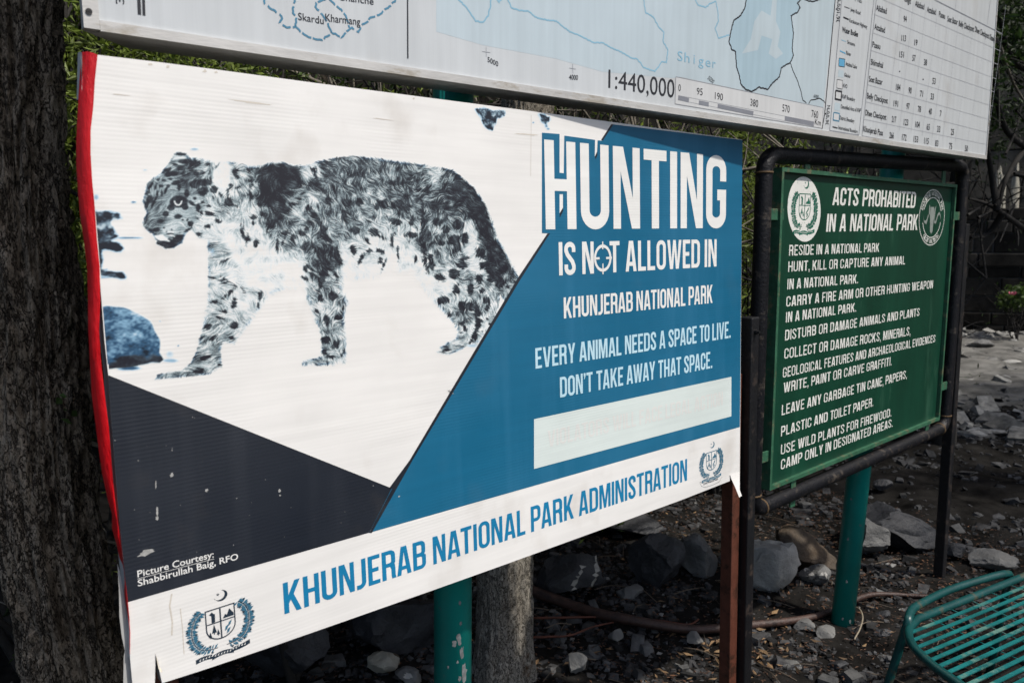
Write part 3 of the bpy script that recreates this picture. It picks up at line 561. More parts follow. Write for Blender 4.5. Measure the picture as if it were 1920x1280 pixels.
poster('lettering', BN, 'KHUNJERAB NATIONAL PARK ADMINISTRATION', (533.5,1150.6), (1288,900), 59, 40.5, M_blue2 if 'M_blue2' in globals() else print_mat('bright_blue_lettering', (.010, .20, .40), .4, ribs=.8), bnr, .0012, 'blue line KHUNJERAB NATIONAL PARK ADMINISTRATION')
cred = [plain(BN, 'Picture Courtesy:', (258,1081.5), (400.7,1043.8), 12.6, 12, .010), plain(BN, 'Shabbirullah Baig, RFO', (258.6,1098.6), (446.5,1047.6), 12.2, 11.6, .010)]
cr_o = lettering('lettering', BN, cred, M_white_ink, bnr, .0014, 'small white picture credit')
flat('underline', BN, px_line(BN, [(257.5,1084.6),(401,1046.8)], .0007), M_white_ink, bnr, .0014)
# ------------------------------------------------------------------ state crest: crescent, shield in four quarters, wreath, ribbon
def crest(name, plane, left, right, top, bottom, ink, dark_ink, parent, off, light=None, seed=1, words=None, label=None, lean=0.0):
    L_, R_ = Vector(plane.uv(*left)), Vector(plane.uv(*right)); T_, B_ = plane.uv(*top)[1], plane.uv(*bottom)[1]
    cx = (L_+R_)/2; hw = (R_-L_)/2; cy, hh = (T_+B_)/2, (T_-B_)/2
    def f(x, y): return (cx.x+hw.x*x+lean*y*hh, cy+hh*y)
    rg = random.Random(seed); A, D = [], []
    def add(lst, pts, o=0): lst.append((o, [[f(*p) for p in pts]]))
    k = 0
    for sgn in (-1, 1):                                       # wreath: leaves and small flowers either side of a stem
        st = [(sgn*.84*abs(math.cos(R(a)))**.55, -.03+.58*math.sin(R(a))) for a in np.linspace(-88, 64, 40)]
        for q in quads_line([f(*p) for p in st], hw.length*.022): D.append((0, q))
        for i, (x, y) in enumerate(st[1:]):
            for side in (-1, 1):
                k += 1; a = math.atan2(y+.08, x)+rg.uniform(-.3, .3); d = .15+rg.uniform(-.03, .05)
                nx, ny = (x+side*math.cos(a)*d*1.05, y+side*math.sin(a)*d*.75)
                w_ = .024+rg.uniform(0, .010); tx, ty = math.cos(a+1.2), math.sin(a+1.2)
                add(A, [(x, y), ((x+nx)/2+tx*w_, (y+ny)/2+ty*w_), (nx, ny), ((x+nx)/2-tx*w_, (y+ny)/2-ty*w_)], .000006*k)
            if i % 3 == 0:
                side = -1 if i % 2 else 1; a = math.atan2(y+.08, x); px_, py_ = x+side*math.cos(a)*.13, y+side*math.sin(a)*.10; k += 1
                add(D, [(px_+(.055 if q % 2 == 0 else .022)*math.cos(q*math.pi/5+i), py_+(.042 if q % 2 == 0 else .017)*math.sin(q*math.pi/5+i)) for q in range(10)], .000006*k)
    k = 0
    cr_ = [(.06+.19*math.cos(a), .80+.15*math.sin(a)) for a in np.linspace(R(-160), R(75), 20)]; ci = [(.0+.17*math.cos(a), .83+.135*math.sin(a)) for a in np.linspace(R(70), R(-150), 20)]
    add(D, cr_+ci)
    add(D, [(-.03+(.055 if q % 2 == 0 else .022)*math.cos(q*math.pi/5), .85+(.045 if q % 2 == 0 else .018)*math.sin(q*math.pi/5)) for q in range(10)])
    sh = [(-.42, .48), (.42, .48), (.42, -.05)]+[(.42*math.cos(R(a)), -.05-.33*math.sin(R(a))) for a in range(15, 180, 15)]+[(-.42, -.05)]
    g = stroke2([f(*p) for p in sh], hw.length*.036, True); D.append((0, g))
    D.append((.0001, stroke2([f(0, .455), f(0, -.36)], hw.length*.042))); D.append((.0002, stroke2([f(-.40, .10), f(.40, .10)], hw.length*.03)))
    add(D, [(-.26, .12), (-.26, .32), (-.32, .36), (-.24, .42), (-.2, .37), (-.15, .34), (-.16, .12)])          # animal on a rock
    add(D, [(.06, .15), (.14, .26), (.19, .22), (.27, .38), (.33, .30), (.39, .22), (.39, .15)])              # mountain
    for x, y, s in ((-.2, -.10, 1.2), (-.32, -.22, .8), (-.09, -.2, .8)):                                     # trees
        add(D, [(x-.06*s, y-.06*s), (x, y+.14*s), (x+.06*s, y-.06*s), (x+.012, y-.06*s), (x+.012, y-.10*s), (x-.012, y-.10*s), (x-.012, y-.06*s)])
    for x, y in ((.15, -.15), (.25, -.05), (.2, -.24)): add(A, [(x-.05, y-.07), (x-.02, y+.05), (x+.08, y+.1), (x+.03, y-.02)])
    for (x0, y0, x1, y1, c) in ((-.78, -.80, -.30, -.80, .03), (-.32, -.84, .32, -.84, .05), (.30, -.80, .82, -.74, -.02)):   # ribbon
        up = [(x0+(x1-x0)*i/6, y0+(y1-y0)*i/6+c*math.sin(i/6*math.pi)+.055) for i in range(7)]; dn = [(x, y-.12) for x, y in up]
        add(D, up+dn[::-1], .00005*(1 if x0 == -.32 else 0))
    o = flat(name, plane, A, ink, parent, off); flat('crest_outline', plane, D, dark_ink, o, off+.0001)
    W_ = []
    for i in range(16):                                       # the writing on the ribbon, too small to be read
        x = -.66+i*.088; y = -.795+.03*math.sin((x+.8)*2.2)-(.03 if abs(x) < .3 else 0)+(.03 if x > .45 else 0)
        W_.append((0, [[f(x-.03, y-.02), f(x+.01, y-.035), f(x+.03, y+.03), f(x-.005, y)]]))
    flat('ribbon_script', plane, W_, light or M_white_ink, o, off+.0009)
    return tag(o, label)
crest('crest', BN, (348,1187), (476,1146), (414,1102), (407,1240), M_crest, M_crest_d, bnr, .0008, label='larger blue crest at the lower left')
crest('crest', BN, (1311,876), (1356,864), (1334,826), (1333,905), M_crest, M_crest, bnr, .0008, seed=5, label='small blue crest at the lower right')
mt = [plain(BN, 'SAVE WILDLIFE', (1321,900.5), (1343,893.5), 2.6, 2.6, .01), plain(BN, 'LIVE PAKISTAN', (1319,909), (1346,899), 3.2, 3.2, .02)]
lettering('lettering', BN, mt, M_crest_d, bnr, .0008, 'tiny motto under the small crest')
flat('ribbon_outline', BN, px_line(BN, [(1312,904),(1315,911),(1322,913),(1335,909),(1348,903),(1354,893)], .0008)+px_line(BN, [(1312,903),(1320,906),(1334,901),(1346,896),(1352,889)], .0008), M_crest_d, bnr, .0008)
# ------------------------------------------------------------------ the printed picture of the animal
def build_picture():
    corners = [BN.uv(*p) for p in ((166,196),(1040,196),(1040,720),(166,720))]
    u0, u1 = min(c[0] for c in corners), max(c[0] for c in corners); v0, v1 = min(c[1] for c in corners), max(c[1] for c in corners)
    us = np.arange(u0, u1, .0012); vs = np.arange(v1, v0, -.0009)
    Ug, Vg = np.meshgrid(us, vs)
    P = np.array(BN.O)[None, None]+Ug[..., None]*np.array(BN.U)+Vg[..., None]*np.array(BN.V)-np.array(EYE)
    z = P@np.array(CF); X = 960+FOC*(P@np.array(CR))/z; Y = 640-FOC*(P@np.array(CU))/z
    rgb, ink = picture(np.stack([X, Y], -1), np.random.default_rng(4))
    # keep what lies on the white field only: right of the wavy left edge, left of the blue panel
    lx = np.interp(Y, [p[1] for p in LEFT], [p[0] for p in LEFT])+1
    ok = (X > lx) & (X < 1031-(Y-437)*(1031-774)/(860-437)-3) & (Y > 118+ (X-300)*.1315)
    ok &= ~((X > 1014) & (Y > 246))
    Hn, Wn = X.shape
    q = (ink > .012) & ok; keep = q[:-1, :-1] | q[1:, :-1] | q[:-1, 1:] | q[1:, 1:]; keep &= ok[:-1, :-1] & ok[1:, :-1] & ok[:-1, 1:] & ok[1:, 1:]
    idx = np.arange(Hn*Wn).reshape(Hn, Wn)
    F = np.stack([idx[1:, :-1][keep], idx[1:, 1:][keep], idx[:-1, 1:][keep], idx[:-1, :-1][keep]], -1)
    used = np.unique(F); mp = np.zeros(Hn*Wn, int); mp[used] = np.arange(len(used)); F = mp[F]
    W3 = P.reshape(-1, 3)[used]+np.array(EYE)+np.array(BN.N)*.00012
    me = bpy.data.meshes.new('leopard_picture'); W3 = W3-np.array(bnr.location)
    me.vertices.add(len(W3)); me.vertices.foreach_set('co', W3.ravel()); me.loops.add(F.size); me.loops.foreach_set('vertex_index', F.ravel())
    me.polygons.add(len(F)); me.polygons.foreach_set('loop_start', np.arange(len(F))*4); me.update(calc_edges=True)
    at = me.color_attributes.new('ink', 'FLOAT_COLOR', 'POINT'); at.data.foreach_set('color', np.concatenate([rgb.reshape(-1, 3)[used], np.ones((len(used), 1))], 1).ravel())
    me.materials.append(M_pic); o = bpy.data.objects.new('leopard_picture', me); COL.objects.link(o); o.parent = bnr
    return tag(o, 'black and white photograph of a walking snow leopard with bluish rocks')
build_picture()
# marks of age on the sheet: scuffs, drips, specks, a crease
gr = []
def blot(x, y, rx, ry, a=0, n=14, sd=0):
    rg = random.Random(sd+int(x*7+y)); ca, sa = math.cos(R(a)), math.sin(R(a)); o = []
    for i in range(n):
        t = 2*math.pi*i/n; r = 1+rg.uniform(-.35, .35); ex, ey = rx*r*math.cos(t), ry*r*math.sin(t); o.append((x+ex*ca-ey*sa, y+ex*sa+ey*ca))
    return [px_loop(BN, o)]
M_scuff = print_mat('scuff_mark', (.62, .575, .51), .6)
flat_each('scuff_mark', BN, [blot(475,193,42,1.6,7), blot(225,178,16,1.2,5), blot(720,224,20,1.0,7), blot(985,252,22,1.4,5), blot(282,121,4,2), blot(315,125,3,2.5), blot(384,134,4,3), blot(405,136,3,2), blot(776,185,2,2)], M_scuff, bnr, .0007)
flat_each('stain_streak', BN, [q for q in px_line(BN, [(996,216),(995.5,262),(995,330)], .0012)]+[q for q in px_line(BN, [(322,1112),(318,1135),(323,1165),(322,1190)], .0025)]+[q for q in px_line(BN, [(338,1140),(342,1175),(345,1225)], .0015)], M_scuff, bnr, .0007)
sp = []
rg = random.Random(11)
for i in range(30):
    x = rg.uniform(215, 720); y = rg.uniform(760, 1070)
    if y < 712+(x-206)*.385 or y > 1120-(x-240)*.285: continue
    r = rg.uniform(.4, .9); sp.append(blot(x, y, r, r*rg.uniform(.8, 2), 0, 8, i))
sp += [blot(292,908,1.2,7), blot(294.5,958,2,8), blot(294.5,971,3,4), blot(275,1035,18,5,-16), blot(322,890,3,5,30), blot(387,919,3,3), blot(524,919,2.5,3), blot(525,928,1.5,1.5), blot(845,735,6,2,30), blot(748,930,2,1.2,-40)]
flat_each('bird_dropping', BN, sp, mat('chalky_droppings', (.34, .34, .33), .9, var=.3, scale=200), bnr, .0016)
# curled lower right corner and tear edges
V = [BN.at(1369,889,.002), BN.at(1387,884,.001), BN.at(1387,902,.004), BN.at(1371,897,.004), BN.at(1387,918,.010), BN.at(1379,914,.013), BN.at(1391,929,.014), BN.at(1386,932,.018)]
mesh_obj('curled_corner', V, [[3, 2, 1, 0], [5, 4, 2, 3], [7, 6, 4, 5]], M_paper, bnr, smooth=True)
V = [BN.at(291,1222,.001), BN.at(300,1250,.002), BN.at(305,1258,.012), BN.at(302,1260,.01), BN.at(297,1252,.008)]
mesh_obj('torn_edge', V, [[0, 4, 3, 2, 1]], M_tear, bnr)
# brown support post of the banner
M_brown = mat('brown_painted_steel', (.13, .045, .028), .45, .2, .25, 30, .25, 120, wear=((.05, .022, .014), .42, 16))
def post_from(px_top, px_bot, Y, hx, hy, z0=-.15, z1=None):
    a = on_depth(*px_bot, Y); b_ = on_depth(*px_top, Y); d = (b_-a).normalized(); k = (z0-a.z)/d.z; a2 = a+d*k
    return a2, b_, d
a, b_, d = post_from((1374,700), (1364,1270), 1.375, 0, 0)
X_ = Vector((1, 0, 0)); X_ = (X_-d*X_.dot(d)).normalized(); Y_ = d.cross(X_)
mb = MB(); c = (a+b_)/2; mb.box(c, .021, .021, (b_-a).length/2, (X_, Y_, d), .003); mb.build('support_post', M_brown, bnr)
a, b_, d = post_from((300,300), (330,1250), 1.36, 0, 0)
mb = MB(); c = (a+b_)/2; mb.box(c+Vector((-.02, 0, 0)), .021, .021, (b_-a).length/2, None, .003); mb.build('support_post', M_brown, bnr)
# ================================================================== the green notice of prohibited acts
SG = Plane((2.3, 1.335, .66)); SP = Plane((2.3, 1.349, .66))
sgn = thing('prohibition_sign', (3.0, 1.345, 0), 'green metal notice ACTS PROHABITED hung inside a black pipe frame', 'sign')
M_green = mat('green_enamel', (.005, .045, .025), .36, 0, .28, 5, .06, 30, stretch=(1, 1, .2), wear=((.024, .085, .052), .40, 3.2))
M_rim = mat('worn_green_rim', (.028, .105, .058), .5, 0, .3, 24, .2, 120, wear=((.12, .13, .075), .42, 20))
M_pipe = mat('black_pipe_paint', (.004, .004, .006), .5, .0, .35, 20, .35, 90, spec=.3, wear=((.055, .046, .038), .40, 26))
M_post = mat('black_square_steel', (.004, .004, .0055), .5, 0, .3, 20, .25, 90, wear=((.035, .026, .022), .40, 18))
M_swhite = mat('white_sign_paint', (.74, .74, .70), .5, 0, .06, 14, wear=((.30, .40, .33), .37, 70))
M_sgreen = mat('crest_green', (.006, .12, .075), .5, 0, .1, 20)
QO = [(1467,313.5),(1795,346),(1762,787),(1443,920)]; O4 = [SG.uv(*p) for p in QO]
mb = MB()
mb_in = .013; dep = .030
flat('panel', SP, [[[SP.uv(1470,322), SP.uv(1789,352), SP.uv(1757,783), SP.uv(1447,908)]]], M_green, sgn, 0)
pb = MB(); cc = [SP.pt(*SP.uv(*p), -.004) for p in QO]; pb.add(cc, [[0, 1, 2, 3]]); pb.build('panel_back', M_green, sgn)
rim = MB()
for i in range(4):
    p, q = O4[i], O4[(i+1) % 4]; cenu = sum(o[0] for o in O4)/4; cenv = sum(o[1] for o in O4)/4
    def inn(c): return (c[0]+(mb_in if c[0] < cenu else -mb_in), c[1]+(mb_in if c[1] < cenv else -mb_in))
    ip, iq = inn(p), inn(q); F0, B0 = .0, -.034
    a = [SG.pt(*p, 0), SG.pt(*q, 0), SG.pt(*iq, 0), SG.pt(*ip, 0)]; b_ = [SG.pt(*p, B0), SG.pt(*q, B0), SG.pt(*iq, -.0135), SG.pt(*ip, -.0135)]
    rim.add(a, [[0, 1, 2, 3]]); rim.add([a[0], a[1], b_[1], b_[0]], [[3, 2, 1, 0]]); rim.add([a[3], a[2], b_[2], b_[3]], [[0, 1, 2, 3]])
rim.build('rim', M_rim, sgn)
# pipe frame with four elbows
FP = Plane((2.3, 1.352, .66))
def fpt(x, y): return FP.at(x, y)
tl, tr, br_, bl_ = fpt(1434,290), fpt(1806,312), fpt(1770,800), fpt(1410,957)
def corner(c, a, b_, r=.055, n=7):
    da, db = (a-c).normalized(), (b_-c).normalized(); o = []
    for k in range(n+1):
        t = math.pi/2*k/n; o.append(c+da*r*(1-math.sin(t))+db*r*(1-math.cos(t)))
    return o
loop = corner(tl, bl_, tr)+corner(tr, tl, br_)+corner(br_, tr, bl_)+corner(bl_, br_, tl)
loop = loop+[loop[0], loop[1]]
pm = MB().tube(loop, .0265, 16, cap=False); o = pm.build('pipe_frame', M_pipe, sgn, smooth=True)
wl = MB()                                                      # weld beads at the elbows
for p in (corner(bl_, br_, tl)[0], corner(bl_, br_, tl)[-1], corner(br_, tr, bl_)[-1], corner(br_, tr, bl_)[0], corner(tl, bl_, tr)[0]):
    d = Vector((1, 0, 0)) if abs(p.z-bl_.z) < .03 or abs(p.z-br_.z) < .02 else Vector((0, 0, 1)); q = p+Vector((.0, 0, .0)); wl.tube([q-d*.003, q+d*.003], .0285, 16)
wl.build('weld_bead', mat('rusty_weld', (.10, .06, .025), .8, 0, .4, 60, .3, 200), sgn, smooth=True)
def sq_post(px_t, px_b, Y, h, ztop=None):
    a, b_, d = post_from(px_t, px_b, Y, 0, 0); X_ = Vector((1, 0, 0)); X_ = (X_-d*X_.dot(d)).normalized(); Y_ = d.cross(X_)
    m = MB(); m.box((a+b_)/2, h, h, (b_-a).length/2, (X_, Y_, d), .004); return m, a, b_, d
m, a, b_, d = sq_post((1406,594), (1394,1180), 1.35, .0215); lp = m.build('post', M_post, sgn)
bt = MB(); bp_ = b_-Vector((0, 0, .045))+Vector((-.0, -.021, 0)); bt.tube([bp_, bp_+Vector((0, -.008, 0))], .008, 6); bt.tube([bp_+Vector((0, -.008, 0)), bp_+Vector((0, -.016, 0))], .0045, 8); bt.build('bolt', M_post, lp)
m, a, b_, d = sq_post((1806,420), (1759,1110), 1.385, .0225); m.build('post', M_post, sgn)
for (x0, y0, x1, y1, hx, hz) in ((1514,292,1513,322,.016,.0), (1770,305,1769,345,.016,.0), (1447,402,1466,402,0,.016), (1424,858,1446,853,0,.016), (1784,404,1800,406,0,.016), (1766,722,1783,722,0,.016), (1486,905,1486,945,.016,0), (1739,795,1736,815,.016,0)):
    a, b_ = FP.at(x0, y0, .006), FP.at(x1, y1, .006); c = (a+b_)/2
    m = MB()
    if hx: m.box(c, hx, .003, abs(a.z-b_.z)/2+.008, None, .0008)
    else: m.box(c, abs(a.x-b_.x)/2+.008, .003, .018, None, .0008)
    m.build('bracket', M_rim, sgn)
poster('headline', SP, 'ACTS PROHABITED', (1560.3,384.5), (1715.3,390), 33.5, 30, M_swhite, sgn, .0012, 'white heading ACTS PROHABITED', slant=.07, sp=.07, word=.36)
poster('headline', SP, 'IN A NATIONAL PARK', (1548.6,434.5), (1719.5,431.3), 33.5, 29.5, M_swhite, sgn, .0012, 'white heading IN A NATIONAL PARK', slant=.07, sp=.07, word=.36)
def c6(x, y): return (1280+x/2.977, 430+y/2.977)
body = [('RESIDE IN A NATIONAL PARK', (593,147), (1095,125), 60, 48), ('HUNT, KILL OR CAPTURE ANY ANIMAL', (588,237), (1240,195), 58, 46), ('IN A NATIONAL PARK.', (583,335), (978,300), 58, 49),
 ('CARRY A FIRE ARM OR OTHER HUNTING WEAPON', (577,432), (1395,328), 58, 44), ('IN A NATIONAL PARK.', (575,520), (967,458), 58, 48), ('DISTURB OR DAMAGE ANIMALS AND PLANTS', (570,620), (1320,482), 58, 44),
 ('COLLECT OR DAMAGE ROCKS, MINERALS,', (566,723), (1270,590), 58, 48), ('GEOLOGICAL FEATURES AND ARCHAEOLOGICAL EVIDENCES', (558,828), (1408,628), 56, 41), ('WRITE, PAINT OR CARVE GRAFFITI.', (562,912), (1165,757), 56, 46),
 ('LEAVE ANY GARBAGE TIN CANE, PAPERS,', (552,1037), (1250,830), 57, 46), ('PLASTIC AND TOILET PAPER.', (548,1155), (1063,985), 56, 48), ('USE WILD PLANTS FOR FIREWOOD.', (547,1258), (1163,1042), 56, 45)]
for t, p, q, hl, hr in body:
    poster('lettering', SP, t, c6(*p), c6(*q), hl/2.977, hr/2.977, M_swhite, sgn, .0012, 'white line '+t, GL=GLS, sp=.115, word=.36)
poster('lettering', SP, 'CAMP ONLY IN DESIGNATED AREAS.', (1463.7,880.5), (1673,799.5), 19, 15.2, M_swhite, sgn, .0012, 'white line CAMP ONLY IN DESIGNATED AREAS.', GL=GLS, sp=.115, word=.36)
# oval crest
ov = flat('oval_badge', SP, [[[SP.uv(1507.5+31*math.cos(a)-1.5*math.sin(a), 392.3-61*math.sin(a)) for a in np.linspace(0, 2*math.pi, 48, endpoint=False)]]], M_swhite, sgn, .0008)
crest('crest', SP, (1483,391), (1533,392.5), (1508,334), (1506,447), M_sgreen, M_sgreen, sgn, .0014, light=M_swhite, seed=9, label='green crest on the white oval')
# round park emblem
ec = Vector(SP.uv(1747.5,408)); eh = (SP.uv(1749,355)[1]-SP.uv(1746,460)[1])/2; ew = (SP.uv(1772.5,409)[0]-SP.uv(1725,407)[0])/2
def e(x, y): return (ec.x+ew*x, ec.y+eh*y)
def ering(r0, r1, a0=0, a1=360, n=64):
    A = np.linspace(R(a0), R(a1), n, endpoint=False)
    if a1-a0 == 360: return [[e(r1*math.cos(a), r1*math.sin(a)) for a in A], [e(r0*math.cos(a), r0*math.sin(a)) for a in A]]
    return [[e(r1*math.cos(a), r1*math.sin(a)) for a in A]+[e(r0*math.cos(a), r0*math.sin(a)) for a in A[::-1]]]
M_grey_ink = mat('grey_emblem_paint', (.24, .27, .25), .5, 0, .1, 30)
emb = flat('park_emblem', SP, [ering(.972, 1.0), ering(.70, .728, 20, 160), ering(.70, .728, 195, 350)], M_swhite, sgn, .0012)
its = []
for txt, a0, a1, flip in (('KHUNJERAB NATIONAL PARK', 162, 18, False), ('GILGIT BALTISTAN', 228, 312, True)):
    n = len(txt)
    for i, ch in enumerate(txt):
        if ch == ' ': continue
        a = R(a0+(a1-a0)*(i+.5)/n); v, f = font_layout(ch, 0); hgt = .16; wd = .062 if ch not in 'I' else .03
        rad = .775 if not flip else .925
        r0 = Vector((math.cos(a), math.sin(a))); tn = Vector((math.sin(a), -math.cos(a)));
        if flip: tn = -tn; up = -r0
        else: up = r0
        its.append(([e(*(r0*rad+tn*wd*(x-.5)*1.5+up*hgt*y)) for x, y in v], f))
lettering('lettering', SP, its, M_swhite, emb, .0012, 'KHUNJERAB NATIONAL PARK and GILGIT BALTISTAN round the emblem')
horn = lambda s: [(s*.08, .30), (s*.25, .42), (s*.33, .22), (s*.26, -.02), (s*.36, -.20), (s*.55, -.02), (s*.62, .02), (s*.72, -.12), (s*.66, .10), (s*.52, .12), (s*.38, -.06), (s*.40, .20), (s*.30, .36), (s*.16, .36)]
flat('sheep_head', SP, [[[e(*p) for p in [(-.12, .38), (.10, .38), (.17, .1), (.12, -.2), (.10, -.5), (.0, -.58), (-.10, -.5), (-.13, -.2), (-.18, .1)]]], (.0003, [[e(*p) for p in [(.14, .30), (.26, .44), (.22, .2), (.2, -.1), (.28, -.12), (.42, .14), (.55, .22), (.66, .10), (.70, -.08), (.62, .06), (.54, .12), (.44, .04), (.32, -.22), (.18, -.2)]]]), (.0003, [[e(*p) for p in [(-.16, .34), (-.28, .46), (-.27, .1), (-.42, -.25), (-.60, -.18), (-.74, .12), (-.62, -.1), (-.5, -.12), (-.40, -.05), (-.34, .1), (-.2, .1)]]])], M_grey_ink, emb, .0012)
# ================================================================== the big map board above
MP = Plane((.31, 1.345, 1.99), yaw=-1.7)
mpb = thing('map_board', (1.9, 1.46, 0), 'big white park map board on green posts, above the banner and the green notice', 'map board')
M_map = print_mat('map_sheet', (.555, .58, .595), .16, ribs=.25, vertical=True, stain=.22, spec=.6)
M_mapw = print_mat('map_white', (.61, .62, .625), .18, ribs=.2, vertical=True, spec=.6)
M_mapb = print_mat('map_pale_blue', (.485, .57, .615), .18, ribs=.2, vertical=True, spec=.6)
M_mapb2 = print_mat('map_lake_blue', (.385, .515, .59), .18, ribs=.2, vertical=True, spec=.6)
M_alu = mat('weathered_aluminium', (.56, .55, .53), .45, .25, .12, 30, .1, 120, stretch=(.3, 1, 1), wear=((.40, .365, .31), .40, 18))
M_tray = mat('grey_tray', (.62, .62, .61), .55, .2, .12, 20, .05, 40)
M_ink = mat('black_map_ink', (.022, .022, .026), .35, 0, .1, 20); M_line = mat('blue_map_line', (.07, .22, .34), .3, 0, .1, 20); M_lineP = mat('pale_blue_map_line', (.24, .45, .58), .3, 0, .08, 20)
M_thin = mat('grey_map_line', (.22, .23, .26), .3, 0, .1, 20); M_lake = mat('lake_swatch', (.12, .36, .56), .3, 0, .05, 20)
bl, br = MP.uv(155,37.5), MP.uv(1848,305); ul, ur = bl[0], br[0]; vb, vt = (bl[1]+br[1])/2, bl[1]+1.12
# note: the bottom edge is level
flat('sheet', MP, [[[(ul+.018, vb+.012), (ur-.006, vb+.012), (ur-.006, vt), (ul+.018, vt)]]], M_map, mpb, 0)
fr = MB()
def bar(u0, v0, u1, v1, f, b_):
    P = [MP.pt(u, v, o) for o in (f, b_) for u, v in ((u0, v0), (u1, v0), (u1, v1), (u0, v1))]
    fr.add(P, [[0, 1, 2, 3], [7, 6, 5, 4], [0, 4, 5, 1], [1, 5, 6, 2], [2, 6, 7, 3], [3, 7, 4, 0]])
bar(ul+.0225, vb, ur-.0025, vb+.016, .004, -.012); bar(ul, vb+.0015, ul+.022, vt, .005, -.012); bar(ur-.006, vb+.0165, ur, vt, .003, -.012); bar(ul+.0225, vt+.0003, ur-.0025, vt+.018, .004, -.012)
fr.build('frame', M_alu, mpb)
tr_ = MB(); i_ = .085; dp = .105
P = [MP.pt(*p) for p in ()]
f4 = [MP.pt(ul+.001, vb+.001, -.0125), MP.pt(ur-.001, vb+.001, -.0125), MP.pt(ur-.001, vt, -.0125), MP.pt(ul+.001, vt, -.0125)]
b4 = [MP.pt(ul+i_, vb+.004, -dp), MP.pt(ur-i_, vb+.004, -dp), MP.pt(ur-i_, vt, -dp), MP.pt(ul+i_, vt, -dp)]
tr_.add(f4+b4, [[4, 5, 1, 0], [5, 6, 2, 1], [6, 7, 3, 2], [7, 4, 0, 3], [7, 6, 5, 4]])
tr_.build('back_tray', M_tray, mpb)
sc = MB(); p = MP.at(166.5,22,.0055); sc.tube([p, p+MP.N*.0012], .0048, 12); sc.build('screw', M_post, mpb)
# posts
M_teal = mat('green_post_paint', (.004, .25, .215), .32, 0, .12, 6, .04, 60, spec=.5, wear=((.15, .19, .20), .345, 15))
M_flake = mat('bare_grey_metal', (.16, .17, .175), .7, 0, .35, 80)
for xb, yb, xt, yt in ((849,1180,850,190), (1578,1180,1672,320)):
    a, b_, d = post_from((xt, yt), (xb, yb), 1.475, 0, 0, -.2); top = a+d*((3.12-a.z)/d.z)
    post = MB().tube([a, top], .047, 36).build('post', M_teal, mpb, smooth=True)
    rg = random.Random(int(xb))                       # patches where the paint has flaked off
    spots = [(861,1198,6,9),(866,1222,4,12),(852,1205,5,6),(871,1262,5,16),(862,1130,3,5),(864,1168,2.5,4),(862,1272,3,6),(858,1240,2,3),(840,1250,2,2.5)] if xb < 1000 else [(1596,935,1.5,2.5),(1590,1010,1.6,3),(1588,1090,1.8,3.5),(1580,1160,2.2,3),(1594,1165,1.5,4)]
    for sx, sy, rx, ry in spots:
        P = []
        for i in range(14):
            t = 2*math.pi*i/14; k = 1+rg.uniform(-.45, .35); r_ = ray(sx+rx*k*math.cos(t), sy+ry*k*math.sin(t))
            w0 = EYE-a; m_ = r_-d*r_.dot(d); q = w0-d*w0.dot(d); A_, B_, C_ = m_.dot(m_), 2*m_.dot(q), q.dot(q)-.0474**2; D_ = B_*B_-4*A_*C_
            if D_ > 0: P.append(EYE+r_*((-B_-math.sqrt(D_))/(2*A_)))
        if len(P) > 5:
            c = sum(P, Vector())/len(P); ax = a+d*(c-a).dot(d); c = ax+(c-ax).normalized()*.0475
            mesh_obj('bare_patch', [c]+P, [[0, i+1, (i+1) % len(P)+1] for i in range(len(P))], M_flake, post)
rl = MB()
for z in (2.25, 2.9): rl.box(Vector((2.2, 1.405, z)), 1.75, .018, .02, None, .003)
rl.build('back_rail', M_teal, mpb)
# map fields
def mf(name, px, m, off): return flat(name, MP, [[px_loop(MP, px)]], m, mpb, off)
def k2(*L): return [(640+x/2.977, y/2.977) for x, y in L]
def k1(*L): return [(x/2.977, y/2.977) for x, y in L]
def k3(*L): return [(1280+x/2.977, y/2.977) for x, y in L]
def kt(*L): return [(1520+x/4.5725, y/4.5725) for x, y in L]
knp = k3((355,-60),(355,0),(345,50),(320,90),(285,115),(270,170),(258,235),(275,280),(295,290),(300,370),(315,420),(325,470),(350,500),(385,513),(425,487),(475,500),(500,465),(540,430),(550,380),(600,350),(618,310),(610,270),(618,190),(605,90),(640,70),(655,45),(640,20),(665,-10),(665,-60))
mf('tinted_area', [(818,-40),(818,60),(905,85),(1040,110),(1130,135),(1262,147)]+k3((-15,430),(300,497),(600,562),(785,600))+[(1566,0),(1570,-40)], M_mapb, .0004)
mf('park_area', knp, M_mapb2, .0007)
mf('glacier_area', k3((400,120),(440,60),(490,90),(500,0),(525,0),(520,120),(545,180),(530,260),(560,300),(520,330),(480,300),(500,220),(440,200),(420,280),(330,300),(380,220)), M_mapb, .0009)
mf('scale_box', [(1267,144.4),(1543,202),(1542,241),(1265.5,195)], M_mapw, .0010)
LW = .0042
g = px_line(MP, knp[1:-1], LW, .0012, 4)+px_line(MP, k3((600,352),(615,395),(640,450),(660,510),(670,560),(690,575)), .0030, .001, 5)+px_line(MP, k3((703,579),(715,560),(740,556),(760,549),(785,562),(793,574)), .003, .001, 6)+px_line(MP, k3((665,-10),(700,6),(730,10),(770,-4)), LW, .001, 7)
flat('boundary_line', MP, g, M_ink, mpb, .0013)
g = []
